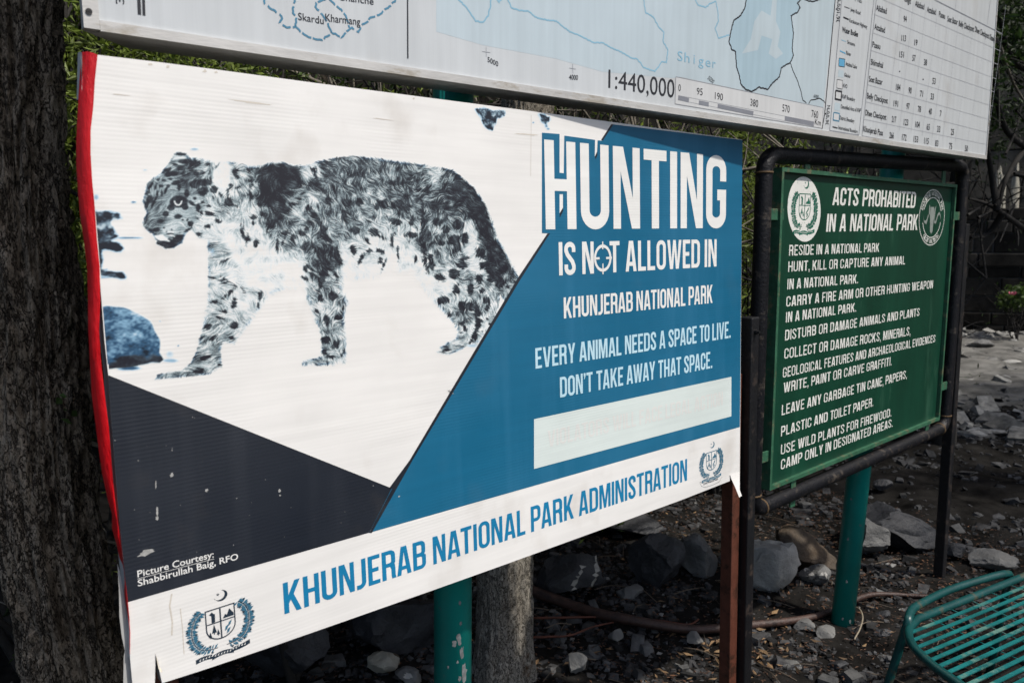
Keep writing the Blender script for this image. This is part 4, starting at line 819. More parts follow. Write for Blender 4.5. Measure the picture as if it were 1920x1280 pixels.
for i, L_ in enumerate((k1((1470,-30),(1478,25),(1520,55),(1560,80),(1575,105),(1560,130),(1600,155),(1650,150),(1700,195),(1760,220),(1800,225),(1850,185),(1905,205))+k2((0,210),(40,170),(60,155),(95,180),(115,140),(150,120),(160,100),(210,85),(250,50),(300,10),(305,-20)), k1((1650,150),(1655,100),(1635,75),(1640,20),(1650,-20)), k1((1850,185),(1830,130),(1790,75),(1760,40),(1765,15),(1830,-10),(1870,30),(1905,55))+k2((0,55),(25,90),(45,155)))):
    q = px_line(MP, L_, .0036, .0013, 20+i); g += [s for j, s in enumerate(q) if j % 5 != 4]
flat('district_line', MP, g, M_line, mpb, .0013)
g = []
for i, L_ in enumerate((k2((640,-20),(665,10),(700,45),(750,120),(790,125),(820,90),(833,30),(835,-20)), k2((865,-10),(880,15),(900,-10)), k2((925,-10),(950,45),(1000,60),(1040,62),(1080,95),(1150,115),(1200,118),(1230,145),(1280,180),(1330,200),(1360,215),(1410,240),(1460,240),(1500,265),(1560,290),(1620,325),(1650,330),(1690,380),(1750,400),(1790,345),(1815,350),(1822,280),(1795,230),(1800,180),(1770,150),(1740,95),(1700,75),(1690,30),(1685,-20)), k3((60,-20),(85,30),(130,42),(155,20),(185,10),(195,60),(200,120),(180,160),(200,215),(260,195)))):
    flat('watershed_line', MP, px_line(MP, L_, .0034, .0012, 40+i), M_lineP, mpb, .0011)
# ruled lines
g = [px_line(MP, [(764,-20),(764.5,110)], .0030)[0]]
g += px_line(MP, [(259,-30),(261.5,28)], .0050)+px_line(MP, [(268,-30),(270,29.5)], .0042)
g += px_line(MP, [(1567.5,-20),(1564,20),(1546,215),(1541,242)], .0042)+px_line(MP, [(1567,17),(1570,18)], .004)+px_line(MP, [(1546,213),(1549,214)], .004)
flat_each('ruled_line', MP, g, M_ink, mpb, .0016)
g = px_line(MP, [(1267,144.4),(1543,202),(1542,241),(1265.5,195),(1267,144.4)], .0016)
g += px_line(MP, [(911.3,88),(911.5,107)], .0008)+px_line(MP, [(904,97),(919,99)], .0008)+px_line(MP, [(1073.5,120),(1074,138)], .0008)+px_line(MP, [(1067,128),(1079.5,130)], .0008)
g += px_line(MP, [(1579,-10),(1555.4,245)], .003)+px_line(MP, [(1555.4,245),(1610,253.7)], .003)+px_line(MP, [(1639.5,-10),(1610,253.7)], .003)
g += px_line(MP, [(1644,-10),(1616,255)], .0035)+px_line(MP, [(1616,255),(1847,296)], .0028)+px_line(MP, [(1847,296),(1886,10)], .003)
g += px_line(MP, [(1752,0),(1878,63.5)], .004)+px_line(MP, kt((1250,-20),(1238,80)), .002)+px_line(MP, kt((1543,-20),(1512,215)), .002)
flat_each('table_border', MP, g, M_thin, mpb, .0014)
g = []
for L_ in (kt((620,0),(1630,440)), kt((555,130),(1605,555)), kt((535,285),(1590,678)), kt((520,435),(1575,790)), kt((505,585),(1560,912)), kt((490,728),(1545,1030)), kt((475,875),(1530,1140)), [(1620,224),(1849,271)]): g += px_line(MP, L_, .0018)
for j, L_ in enumerate((kt((770,70),(648,1100)), kt((880,20),(758,1122)), kt((988,60),(858,1145)), kt((1085,120),(955,1162)), kt((1180,150),(1040,1180)), kt((1268,200),(1130,1195)), kt((1390,250),(1240,1215)), kt((1500,300),(1340,1235)))): g.append((.0003, px_line(MP, L_, .0010)[0]))
flat('table_grid', MP, g, mat('pale_grid_ink', (.36, .37, .40), .3, 0, .1, 20), mpb, .0010)
# scale bar
dk, lt = [], []
for x0, y0, x1, y1, is_d in ((-25,534,35,549,1), (35,549,90,561,0), (90,561,146,572,1), (146,572,195,582,0), (195,580,395,622,1), (395,617,570,655,0), (570,648,733,681,1)):
    q = k3((x0, y0), (x1, y1), (x1-2, y1+25), (x0-2, y0+25)); uvq = px_loop(MP, q); (dk if is_d else lt).append([uvq])
flat_each('scale_bar', MP, dk, M_thin, mpb, .0013); flat_each('scale_bar_light', MP, lt, M_mapw, mpb, .0013)
sbo = []
for a_, b2 in (((-25,534),(733,681)), ((-27,559),(731,706))): sbo += px_line(MP, k3(a_, b2), .001)
flat_each('scale_bar_outline', MP, sbo, M_thin, mpb, .0015)
T = []
def tx(t, p, q, hl, hr=None, fat=0.004): T.append(plain(MP, t, p, q, hl, hr or hl, fat))
tx('Skardu', (559,37.5), (607,46), 13.5); tx('Kharmang', (610,40), (675.5,48), 14); tx('Ghanche', (634,0), (700.5,9.5), 13)
T.append(plain(MP, '3', None, None, 0, 0, .004, rot=[(233,8.5),(232,-5),(217.5,8)]))
tx('5000', (914,116), (934,125.5), 9.5); tx('4000', (1066.6,149.5), (1083.4,150.5), 9.5); tx('1:440,000', (1140.5,164.6), (1264,184), 34.5, 34.5, .0)
tx('0', (1271.5,170.5), (1276,171.5), 12.5); tx('95', (1306,177.5), (1317,179.5), 13); tx('190', (1340,186), (1355,189), 13); tx('380', (1406.5,198.5), (1421,201.5), 13.5); tx('570', (1466.5,209), (1480,212), 13.5); tx('760', (1521,219.5), (1533.5,222.5), 13.5); tx('Km', (1527.5,233.5), (1538.6,236), 10.5)
T.append(plain(MP, '5000', None, None, 0, 0, .004, rot=[(1326,148),(1336,157.5),(1330,142)])); T.append(plain(MP, '6000', None, None, 0, 0, .004, rot=[(1525,183),(1534,185),(1526,177)]))
T.append(plain(MP, "36°10'0\"N", None, None, 0, 0, .008, rot=[(1573.5,41.5),(1576.5,-5),(1567.5,42)])); T.append(plain(MP, "36°0'0\"N", None, None, 0, 0, .008, rot=[(1553,234),(1556.5,198),(1547.5,234)]))
tx('Aliabad', *kt((560,90),(650,122)), 11, 11, .012)
for t, a_, b2 in (('Attabad', (545,252), (635,285)), ('Passu', (528,405), (595,425)), ('Shimshal', (513,555), (618,585)), ('Sost Bazar', (498,700), (613,730)), ('Belly Checkpost', (482,845), (660,890)), ('Dhee Checkpost', (467,990), (647,1030)), ('Khunjerab Pass', (450,1128), (617,1165))):
    tx(t, *kt(a_, b2), 11, 11, .012)
for t, a_, b2 in (('Gilgit', (800,10), (858,38)), ('Aliabad', (893,55), (972,85)), ('Attabad', (995,105), (1072,130)), ('Passu', (1098,145), (1150,165)), ('Sost Bazar', (1170,185), (1258,215)), ('Belly Checkpost', (1268,225), (1398,275)), ('Dhee Checkpost', (1407,275), (1527,335)), ('Khunjerab Pass', (1533,340), (1625,388))):
    tx(t, *kt(a_, b2), 11, 11, .012)
for t, x, y in (('94',808,190),('113',795,355),('19',900,392),('151',778,495),('57',883,525),('38',982,562),('53',1055,722),('184',748,775),('90',850,802),('71',948,830),('33',1040,855),('191',728,915),('97',832,938),('78',930,962),('40',1023,982),('7',1112,1000),('217',712,1050),('123',815,1075),('104',914,1095),('65',1005,1115),('33',1095,1133),('25',1213,1158),('266',692,1187),('172',800,1205),('153',900,1220),('115',990,1235),('83',1078,1255),('75',1197,1280),('50',1333,1300)):
    w_ = {1: 7, 2: 13, 3: 19}[len(t)]; tx(t, *kt((x-w_, y-w_*.14), (x+w_, y+w_*.14)), 11.5, 11.5, .012)
for x, y in ((762,614), (963,682)): T.append((px_loop(MP, kt((x-5,y-5),(x+5,y-5),(x+5,y+5),(x-5,y+5))), [[3, 2, 1, 0]]))
for t, a_, b2, h in (('Dirty Track', (350,-12), (437,32), 7), ('Jeep Road', (340,95), (425,130), 7), ('Karakurum Highway', (330,190), (483,248), 7.5), ('Streams', (313,375), (378,400), 7), ('River', (303,470), (345,485), 7.5), ('Attabad Lake', (297,562), (395,592), 7.5), ('Glacier', (287,655), (340,672), 7), ('KVO', (277,750), (312,760), 7.5), ('KNP Boundary', (268,843), (378,872), 7.5), ('Denotified Area of KNP', (258,930), (428,966), 7.5), ('District Boundary', (247,1025), (373,1055), 7.5), ('International Boundary', (237,1108), (403,1145), 7)):
    tx(t, *kt(a_, b2), h, h, .004)
tx('Water Bodies', *kt((268,275),(405,318)), 10, 10, .02)
for q in T: lettering('lettering', MP, [q], M_ink, mpb, .0018)
T = []
for i, ch in enumerate('Shiger'):
    x = 1270+i*13.1; y = 113.5+i*2.75
    if ch == 'i': T.append(plain(MP, 'i', (x+4, y+.6), (x+6, y+1), 18, 18, 0))
    else: T.append(plain(MP, ch, (x, y), (x+(9.5 if ch != 'r' else 6), y+2), 18, 18, 0))
lettering('lettering', MP, T, M_lineP, mpb, .0016, 'wide-spaced pale blue name Shiger')
def sw(p, m, outl=None, wd=.002):
    q = px_loop(MP, kt(*p)); 
    if m: flat('legend_swatch', MP, [[q]], m, mpb, .0008)
    if outl: flat('legend_outline', MP, quads_line(q+[q[0]], wd), outl, mpb, .0012)
sw([(243,500),(293,510),(289,577),(239,568)], M_lake, M_ink); sw([(238,600),(284,608),(280,668),(234,660)], M_mapb, None); sw([(226,682),(274,692),(270,766),(222,756)], M_mapw, M_ink, .0018); sw([(214,778),(264,788),(260,860),(210,850)], M_mapw, M_ink, .006); sw([(206,880),(254,888),(250,955),(202,945)], M_mapb, None); sw([(198,965),(246,975),(242,1040),(192,1030)], M_mapw, M_line, .004)
flat('legend_line', MP, px_line(MP, kt((187,1088),(230,1100)), .004)+px_line(MP, kt((280,150),(325,170)), .005)+[s for j, s in enumerate(px_line(MP, kt((288,60),(298,63),(300,64),(310,67),(312,68),(322,71),(324,72),(332,75)), .003)) if j % 2 == 0], M_ink, mpb, .0012)
flat('legend_line', MP, px_line(MP, kt((250,437),(298,460)), .004), M_lake, mpb, .0012); flat('legend_line', MP, px_line(MP, kt((260,343),(302,358)), .002), M_lineP, mpb, .0012)
# ================================================================== ground
def ground_z(x, y):
    P = np.stack([np.asarray(x, float)*1.1, np.asarray(y, float)*1.1, np.zeros_like(np.asarray(x, float))], -1)
    return .035*fbm(P, 4, 7)
def gz(x, y): return float(ground_z(np.array([x]), np.array([y]))[0])
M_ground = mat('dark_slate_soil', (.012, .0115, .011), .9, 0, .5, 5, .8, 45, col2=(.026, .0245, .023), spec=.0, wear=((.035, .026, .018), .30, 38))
xs = np.unique(np.concatenate([np.linspace(-40, -2, 20), np.arange(-2, 6.01, .045), np.arange(6, 20, .16), np.linspace(20, 90, 30)]))
ys = np.unique(np.concatenate([np.linspace(-40, -2, 16), np.arange(-2, .5, .12), np.arange(.5, 4.5, .045), np.arange(4.5, 12, .15), np.linspace(12, 90, 30)]))
Xg, Yg = np.meshgrid(xs, ys); Zg = ground_z(Xg.ravel(), Yg.ravel())
Zg += .012*fbm(np.stack([Xg.ravel()*9, Yg.ravel()*9, 0*Zg], -1), 3, 21)
nx, ny = len(xs), len(ys); idx = np.arange(nx*ny).reshape(ny, nx)
F = np.stack([idx[:-1, :-1].ravel(), idx[:-1, 1:].ravel(), idx[1:, 1:].ravel(), idx[1:, :-1].ravel()], -1)
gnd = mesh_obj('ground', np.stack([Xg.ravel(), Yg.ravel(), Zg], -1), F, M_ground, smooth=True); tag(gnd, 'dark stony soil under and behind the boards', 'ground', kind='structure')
# dusty rubble behind on the right, its colour paled to paint in sunlight
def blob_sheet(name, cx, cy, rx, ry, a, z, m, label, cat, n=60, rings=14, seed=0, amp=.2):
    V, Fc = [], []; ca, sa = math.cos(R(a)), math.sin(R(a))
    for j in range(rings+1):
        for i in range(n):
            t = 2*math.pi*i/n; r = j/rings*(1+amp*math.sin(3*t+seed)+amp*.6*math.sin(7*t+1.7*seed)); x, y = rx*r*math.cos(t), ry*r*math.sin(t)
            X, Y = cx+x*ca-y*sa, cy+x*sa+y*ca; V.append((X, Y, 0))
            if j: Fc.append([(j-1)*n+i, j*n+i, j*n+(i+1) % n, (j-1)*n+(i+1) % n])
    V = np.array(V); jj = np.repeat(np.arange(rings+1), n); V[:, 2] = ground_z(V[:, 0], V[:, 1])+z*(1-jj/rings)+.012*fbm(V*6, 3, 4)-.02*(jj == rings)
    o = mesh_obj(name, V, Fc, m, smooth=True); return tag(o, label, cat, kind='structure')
M_sunlit_dust = mat('sunlit_dusty_rubble', (.10, .098, .092), .95, 0, .45, 3, .7, 30, col2=(.21, .205, .19), spec=.05)
blob_sheet('path', 11.0, 3.3, 4.2, 1.5, 22, .07, M_sunlit_dust, 'dusty rubble patch at far right, painted paler for sunlight', 'path', seed=2)
# ------------------------------------------------------------------ scattered slate chips, leaf litter, twigs (uncountable)
rng = np.random.default_rng(12)
def chips(name, N, xr, yr, smin, smax, m, label, cat, flatness=.35, seed=1, z=0.0, centre=None):
    rng = np.random.default_rng(seed)
    base = np.array([(-1,-1,-1),(1,-1,-1),(1,1,-1),(-1,1,-1),(-1,-1,1),(1,-1,1),(1,1,1),(-1,1,1)], float)
    x = rng.uniform(*xr, N); y = rng.uniform(*yr, N)
    if centre is not None: x = rng.normal(centre[0], centre[2], N); y = rng.normal(centre[1], centre[3], N)
    keepd = rng.random(N) < np.clip(.65+.9*vnoise(np.stack([x*2.2, y*2.2, 0*x], -1), 5), .12, 1); x, y = x[keepd], y[keepd]; N = len(x)
    s = smin*(smax/smin)**(rng.random(N)**2.0)
    B = base[None]*(1+rng.uniform(-.45, .35, (N, 8, 3))); B[:, 4:, :2] *= rng.uniform(.5, .95, (N, 1, 1))
    B *= (s[:, None]*np.stack([rng.uniform(.6, 1.2, N), rng.uniform(.4, .9, N), flatness*rng.uniform(.5, 1.3, N)], -1))[:, None, :]
    a = rng.uniform(0, 6.28, N); t = rng.normal(0, .28, N); ca, sa, ct, st = np.cos(a), np.sin(a), np.cos(t), np.sin(t)
    X = B[..., 0]*ct[:, None]+B[..., 2]*st[:, None]; Z = -B[..., 0]*st[:, None]+B[..., 2]*ct[:, None]; Y = B[..., 1]
    W = np.stack([X*ca[:, None]-Y*sa[:, None]+x[:, None], X*sa[:, None]+Y*ca[:, None]+y[:, None], Z+(ground_z(x, y)+s*.12+z)[:, None]], -1)
    f = np.array([(0,3,2,1),(4,5,6,7),(0,1,5,4),(1,2,6,5),(2,3,7,6),(3,0,4,7)]); Fc = (f[None]+8*np.arange(N)[:, None, None]).reshape(-1, 4)
    return tag(mesh_obj(name, W.reshape(-1, 3), Fc, m), label, cat, kind='stuff')
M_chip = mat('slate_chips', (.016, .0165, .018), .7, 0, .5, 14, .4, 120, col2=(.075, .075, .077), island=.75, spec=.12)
M_chip2 = mat('pale_stone_chips', (.13, .13, .125), .85, 0, .4, 14, .4, 60, col2=(.28, .275, .26), island=.6, spec=.1)
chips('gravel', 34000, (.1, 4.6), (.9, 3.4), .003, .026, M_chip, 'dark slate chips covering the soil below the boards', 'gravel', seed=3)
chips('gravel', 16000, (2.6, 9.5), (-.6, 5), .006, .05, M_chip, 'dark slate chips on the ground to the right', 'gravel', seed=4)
M_chip3 = mat('grey_slate_chips', (.05, .051, .053), .75, 0, .4, 14, .5, 60, col2=(.095, .095, .094), island=.7, spec=.12)
chips('gravel', 1500, (.4, 5.2), (1.0, 3.4), .014, .045, M_chip3, 'larger grey angular pieces of slate among the chips', 'gravel', .5, seed=8)
chips('gravel', 700, (.2, 4.6), (1.0, 3.2), .005, .022, M_chip2, 'scattered pale stone chips among the dark slate', 'gravel', seed=6)
chips('rubble', 3600, (7, 15), (.8, 6), .02, .16, M_chip2, 'pale broken flat stones on the dusty patch painted as sunlit', 'rubble', .3, seed=5)
def litter(name, N, xr, yr, L, m, label, seed=1, centre=None):
    rng = np.random.default_rng(seed); x = rng.uniform(*xr, N); y = rng.uniform(*yr, N)
    if centre is not None: x = rng.normal(centre[0], centre[2], N); y = rng.normal(centre[1], centre[3], N)
    l = L*rng.uniform(.4, 1.2, N); wd = l*rng.uniform(.16, .42, N); a = rng.uniform(0, 6.28, N); c = rng.uniform(-.4, .9, N)*l
    pts = np.array([(-1, 0), (-.2, 1), (1, 0), (-.2, -1)], float)
    X = pts[None, :, 0]*l[:, None]; Y = pts[None, :, 1]*wd[:, None]; Z = np.abs(pts[None, :, 1])*wd[:, None]*rng.uniform(-.2, .9, N)[:, None]+np.abs(pts[None, :, 0])*c[:, None]*.5+rng.uniform(.002, .014, N)[:, None]
    W = np.stack([X*np.cos(a)[:, None]-Y*np.sin(a)[:, None]+x[:, None], X*np.sin(a)[:, None]+Y*np.cos(a)[:, None]+y[:, None], Z+ground_z(x, y)[:, None]+.006], -1)
    f = np.array([(0, 1, 2), (0, 2, 3)]); Fc = (f[None]+4*np.arange(N)[:, None, None]).reshape(-1, 3)
    return tag(mesh_obj(name, W.reshape(-1, 3), Fc, m), label, 'fallen leaves', kind='stuff')
M_leafb = mat('dry_brown_leaf', (.035, .017, .009), .8, 0, .4, 8, island=.8, col2=(.12, .055, .026))
M_leaft = mat('dry_tan_leaf', (.12, .07, .033), .75, 0, .3, 8, island=.6, col2=(.22, .14, .07))
litter('leaf_litter', 11000, (.2, 4.8), (.9, 3.2), .011, M_leafb, 'small brown leaf litter between the stones', 2)
litter('leaf_litter', 90, (.2, 4), (1, 3), .030, M_leaft, 'larger tan dry leaves beside the grey boulder', 3, centre=(2.62, 1.62, .16, .10))
litter('leaf_litter', 260, (.6, 4.2), (1.2, 3), .022, M_leaft, 'scattered tan dry leaves on the soil', 8)
tw = MB(); rg = random.Random(5)
for i in range(150):
    x, y = rg.uniform(.3, 4.4), rg.uniform(1.0, 3.0); a = rg.uniform(0, 6.28); l = rg.uniform(.05, .22); z = gz(x, y)+.012
    tw.tube(spline([(x, y, z), (x+.5*l*math.cos(a)+rg.uniform(-.01, .01), y+.5*l*math.sin(a)+rg.uniform(-.01, .01), z+.012), (x+l*math.cos(a), y+l*math.sin(a), z+.002)], 3), rg.uniform(.0012, .0028), 4, False)
tag(tw.build('twigs', mat('grey_twig', (.11, .085, .06), .8, island=.5)), 'thin dry twigs littering the soil', 'twigs', kind='stuff')
# ------------------------------------------------------------------ stones one can tell apart
def rock_mesh(sx, sy, sz, seed, cuts=7, rough=.08, sub=4, layer=0.0):
    bm = bmesh.new(); bmesh.ops.create_icosphere(bm, subdivisions=sub, radius=1); rg = random.Random(seed)
    P = np.array([v.co[:] for v in bm.verts]); F = [[v.index for v in f.verts] for f in bm.faces]; bm.free()
    for _ in range(cuts):
        n = np.array([rg.gauss(0, 1), rg.gauss(0, 1), rg.gauss(0, .8)]); n /= np.linalg.norm(n); d = rg.uniform(.42, .8)
        k = P@n-d; P = P-np.where(k > 0, k*.94, 0)[:, None]*n
    P = P*(1+rough*fbm(P*2.2+seed*3.1, 4, seed))[:, None]
    P += .035*rough/.08*np.stack([fbm(P*6+seed, 3, seed+5), fbm(P*6+seed+9, 3, seed+6), fbm(P*6+seed+17, 3, seed+7)], -1)
    if layer: P[:, :2] *= (1+layer*np.sign(np.sin(P[:, 2]*14+2*P[:, 0]))*.5)[:, None]
    P = P/np.abs(P).max(0); P = P*np.array([sx, sy, sz]); return P, F
M_rock = {}
def rmat(k):
    if k in M_rock: return M_rock[k]
    c = {'grey': ((.24, .235, .22), (.44, .43, .40)), 'light': ((.10, .10, .097), (.19, .188, .18)), 'slate': ((.016, .017, .020), (.045, .047, .052)), 'mid': ((.075, .075, .074), (.16, .16, .155)), 'brown': ((.03, .023, .016), (.10, .068, .04)), 'pale': ((.22, .21, .17), (.38, .36, .30))}[k]
    M_rock[k] = mat(k+'_stone', c[0], .72 if k != 'slate' else .5, 0, 0, 7, .9, 55, col2=c[1], wear=({'grey': (.11, .11, .105), 'light': (.06, .06, .058), 'slate': (.09, .09, .095), 'mid': (.035, .035, .037), 'brown': (.09, .075, .055), 'pale': (.16, .11, .06)}[k], .3, 16)); return M_rock[k]
M_quartz = mat('quartz_vein', (.33, .32, .29), .6, 0, .3, 40); M_pmark = mat('white_paint_mark', (.36, .35, .33), .9, 0, .15, 50)
ROCKS = [ # name bits: px of the base centre, px width, height ratio, depth ratio, material, label
 ('boulder', 1450, 1112, 128, .9, .8, 'grey', 'big pale grey boulder just right of the black and brown posts', 31, 20),
 ('boulder', 1512, 1080, 128, .72, .8, 'brown', 'brown speckled boulder left of the right green post', 12, 0),
 ('boulder', 1642, 1045, 76, .95, .9, 'mid', 'rounded grey stone just right of the right green post', 13, 0),
 ('boulder', 1708, 1032, 190, .42, .6, 'slate', 'long dark slate slab behind the right black leg', 14, -15),
 ('boulder', 1318, 1085, 80, 1.1, .8, 'mid', 'upright grey stone left of the brown post', 15, 0),
 ('boulder', 1240, 1102, 112, .95, .8, 'slate', 'large black angular rock left of the brown post', 16, 10),
 ('boulder', 1072, 1128, 150, .60, .7, 'slate', 'dark slate rock with two white veins right of the tree stump', 17, 12),
 ('boulder', 740, 1232, 190, .62, .7, 'slate', 'large dark slab behind the left green post', 18, 0),
 ('boulder', 530, 1285, 200, .72, .7, 'slate', 'dark brownish block under the middle of the banner', 19, 0),
 ('boulder', 1190, 1010, 180, .22, .6, 'slate', 'wet black ledge of rock below the banner edge', 20, 0),
 ('stone', 1534, 1098, 58, .72, .8, 'mid', 'small dark stone with white paint marks beside the boulder', 21, 0),
 ('stone', 716, 1262, 62, .72, .8, 'pale', 'pale lumpy stone with a brown patch left of the left green post', 22, 0),
 ('stone', 765, 1290, 52, .7, .8, 'mid', 'grey stone with a white streak at the foot of the left green post', 23, 0),
 ('stone', 1082, 1262, 40, .95, .8, 'light', 'small angular grey stone right of the stump foot', 24, 0),
 ('stone', 1155, 1206, 30, .95, .8, 'light', 'small light grey stone below the fallen branch', 25, 0),
 ('stone', 1188, 1128, 60, .5, .8, 'mid', 'grey stone between the black rock and the branch', 26, 0),
 ('stone', 1556, 1200, 42, .55, .8, 'light', 'pale grey stone at the foot of the right green post', 27, 0),
 ('stone', 1512, 1184, 40, .5, .8, 'mid', 'bluish grey flat stone left of the right green post foot', 28, 0),
 ('stone', 1664, 1200, 40, .45, .7, 'slate', 'dark oval stone left of the bench leg', 29, 0),
 ('stone', 1872, 1074, 108, .38, .7, 'mid', 'flat grey slab behind the bench at far right', 30, 0),
 ('stone', 1800, 1050, 44, .75, .7, 'slate', 'small dark slab beside the right black leg', 33, 0),
 ('stone', 1660, 920, 36, .62, .7, 'slate', 'dark upright stone seen below the right bracket of the green notice', 34, 0),
 ('stone', 1510, 955, 30, .5, .7, 'mid', 'small grey stone under the left end of the black pipe', 35, 0),
 ('stone', 1694, 1152, 20, .6, .7, 'grey', 'little pale stone near the left corner of the bench', 36, 0),
 ('stone', 1660, 1165, 40, .35, .7, 'slate', 'thin dark slate flake beside the bench corner', 37, 20),
 ('stone', 1306, 1210, 32, .8, .7, 'light', 'small whitish stone left of the brown post foot', 38, 0),
 ('stone', 1490, 1262, 46, .4, .7, 'mid', 'flat grey stone at the bottom edge right of the black post', 39, 0),
 ('stone', 1420, 1190, 34, .45, .7, 'slate', 'small dark chip of slate right of the black post', 40, 0),
 ('stone', 1576, 1262, 40, .5, .7, 'slate', 'dark flat stone at the bottom edge near the bench leg', 41, 0),
 ('stone', 1845, 655, 60, .35, .6, 'mid', 'grey stone on the pale track at far right', 42, 0),
 ('stone', 1905, 690, 46, .35, .6, 'grey', 'rounded pale stone on the track at the right edge', 43, 0)]
for nm, px, py, wd, hr, dr, mk, label, seed, tilt in ROCKS:
    p = on_level(px, py, .0); z = (p-EYE).dot(CF); sx = wd/2*z/FOC; yaw = rg.uniform(-.3, .3)
    back = Vector((CF.x, CF.y, 0)).normalized(); c = p+back*sx*dr*.8
    sz = sx*hr*1.05
    P, F = rock_mesh(sx*1.03, sx*dr, sz, seed, 8 if mk != 'grey' else 6, .09, 4 if wd > 50 else 3)
    rt = -YAW+yaw*.4; ca, sa = math.cos(rt), math.sin(rt); tl_ = R(tilt); x, zz = P[:, 0]*math.cos(tl_)-P[:, 2]*math.sin(tl_), P[:, 0]*math.sin(tl_)+P[:, 2]*math.cos(tl_)
    W = np.stack([x*ca-P[:, 1]*sa, x*sa+P[:, 1]*ca, zz], -1); loc = (c.x, c.y, sz*.70)
    o = mesh_obj(nm, W, F, rmat(mk)); o.location = loc; shade_smooth_by_angle(o, 28); tag(o, label, nm)
    if 'veins' in label or 'paint marks' in label or 'white streak' in label:      # marks lying on the stone: follow its faces
        Wl = W; cen = np.array([tuple((np.array(f)).tolist()) for f in F])
        FC = Wl[cen].mean(1); nrm = np.cross(Wl[cen[:, 1]]-Wl[cen[:, 0]], Wl[cen[:, 2]]-Wl[cen[:, 0]]); nrm /= np.linalg.norm(nrm, axis=1)[:, None]+1e-9
        rtv = np.array((CR.x, CR.y, 0)); u = FC@rtv/sx; v = FC[:, 2]/sz; vis = nrm@np.array(CF) < -.05
        if 'veins' in label: sel = vis & ((abs(u-.05-.28*v+.02*np.sin(v*9)) < .035) | (abs(u-.52-.2*v) < .05))
        elif 'paint' in label: sel = vis & ((((u-.28)/.27)**2+((v-.25)/.3)**2 < 1) & ~(((u-.3)/.1)**2+((v-.25)/.12)**2 < 1) | (((u+.42)/.16)**2+((v-.1)/.35)**2 < 1) | (((u-.0)/.18)**2+((v+.25)/.14)**2 < 1))
        else: sel = vis & (((u)/.3)**2+((v-.4)/.2)**2 < 1)
        f2 = cen[sel]
        if len(f2):
            us = np.unique(f2); mp = {q: i for i, q in enumerate(us)}; vn = np.zeros_like(Wl)
            for k in range(3): np.add.at(vn, cen[:, k], nrm)
            vn /= np.linalg.norm(vn, axis=1)[:, None]+1e-9
            q = mesh_obj('vein' if 'veins' in label else 'paint_mark', (Wl+vn*.0012)[us], [[mp[i] for i in t] for t in f2], M_quartz if 'veins' in label else M_pmark, o, world=False)
# ------------------------------------------------------------------ bent branch and red roots on the soil
def lay(pts, z=.02): return [on_level(x, y, z) for x, y in pts]
M_branch = mat('brown_branch_bark', (.030, .015, .012), .5, 0, .4, 30, .4, 120, col2=(.075, .04, .03))
pts = spline(lay([(960,1092),(1005,1112),(1060,1128),(1130,1152),(1200,1167),(1280,1176),(1350,1177),(1440,1170),(1520,1155),(1580,1135),(1630,1117),(1680,1112),(1730,1117),(1770,1123)], .03), 6)
n = len(pts); o = MB().tube([p+Vector((0, 0, .006*math.sin(i*.35))) for i, p in enumerate(pts)], [.021*(1-i/n)+.007 for i in range(n)], 10).build('fallen_branch', M_branch, smooth=True)
tag(o, 'long brown bent branch lying on the soil from the stump to the bench', 'branch')
M_root = mat('red_root', (.11, .032, .016), .6, 0, .3, 30, .3, 120)
for L_, r, lab in (([(1000,1158),(1060,1157),(1120,1156),(1180,1158),(1240,1163),(1290,1170),(1310,1160)], .0055, 'straight red root beside the thick brown branch'), ([(985,1194),(1030,1193),(1070,1190),(1110,1175),(1150,1166)], .0055, 'crooked red root below the thick brown branch'), ([(690,1150),(740,1156),(800,1160),(830,1165)], .005, 'thin dark red root left of the left green post')):
    q = spline(lay(L_, .022), 5); tag(MB().tube(q, [r*(1-.4*i/len(q)) for i in range(len(q))], 7).build('root', M_root, smooth=True), lab, 'root')
q = spline(lay([(1603,1138),(1612,1150),(1617,1170),(1612,1188),(1602,1200)], .03), 6)
tag(MB().tube([p+Vector((0, 0, .03*math.sin(i/len(q)*3.1))) for i, p in enumerate(q)], .0028, 6).build('curled_twig', mat('bleached_twig', (.26, .22, .16), .7)), 'pale curled twig at the foot of the right green post', 'twig')
# ================================================================== bench of green steel strips
M_bench = mat('green_bench_paint', (.002, .050, .049), .36, .0, .25, 9, .12, 70, spec=.5, wear=((.075, .062, .036),   .42, 9))
M_slat = mat('worn_green_strip', (.006, .118, .118), .38, .0, .35, 10, .1, 70, spec=.5, wear=((.10, .20, .165), .42, 7), stretch=(1, 1, 1))
bz = .44
bench = thing('bench', on_level(1900, 1250, 0), 'green steel strip bench with worn paint in the lower right corner', 'bench')
def bp(x, y, z=bz): return on_level(x, y, z)
far_a, far_b = bp(1720.6,1160), bp(1919,1080.5); e1 = (far_b-far_a).normalized(); e2 = Vector((e1.y, -e1.x, 0))
if e2.dot(bp(1790,1276)-far_a) < 0: e2 = -e2
def loc2(p): d = p-far_a; return d.dot(e1), d.dot(e2)
cv = [bp(*p) for p in ((1720.6,1160),(1704.7,1178.8),(1705.6,1197.5),(1715,1214.4),(1733.8,1233),(1756,1252),(1790,1276))]
end2 = (cv[-1]-cv[-2]).normalized(); wdt = .46
L_ = [loc2(p) for p in cv]
near = cv+[cv[-1]+end2*.1, ]
far_end = far_a+e1*1.5; nl = loc2(near[-1])
path = [far_end, far_a+e1*.7, far_a+e1*.25]+spline(near, 4)
pl = path[-1]; path += spline([pl, pl+end2*.08+e1*.02, pl+end2*.12+e1*.09, pl+end2*.13+e1*.2], 4)[1:]+[pl+end2*.13+e1*1.4]
MB().tube(path, .0135, 12).build('seat_frame', M_bench, bench, smooth=True)
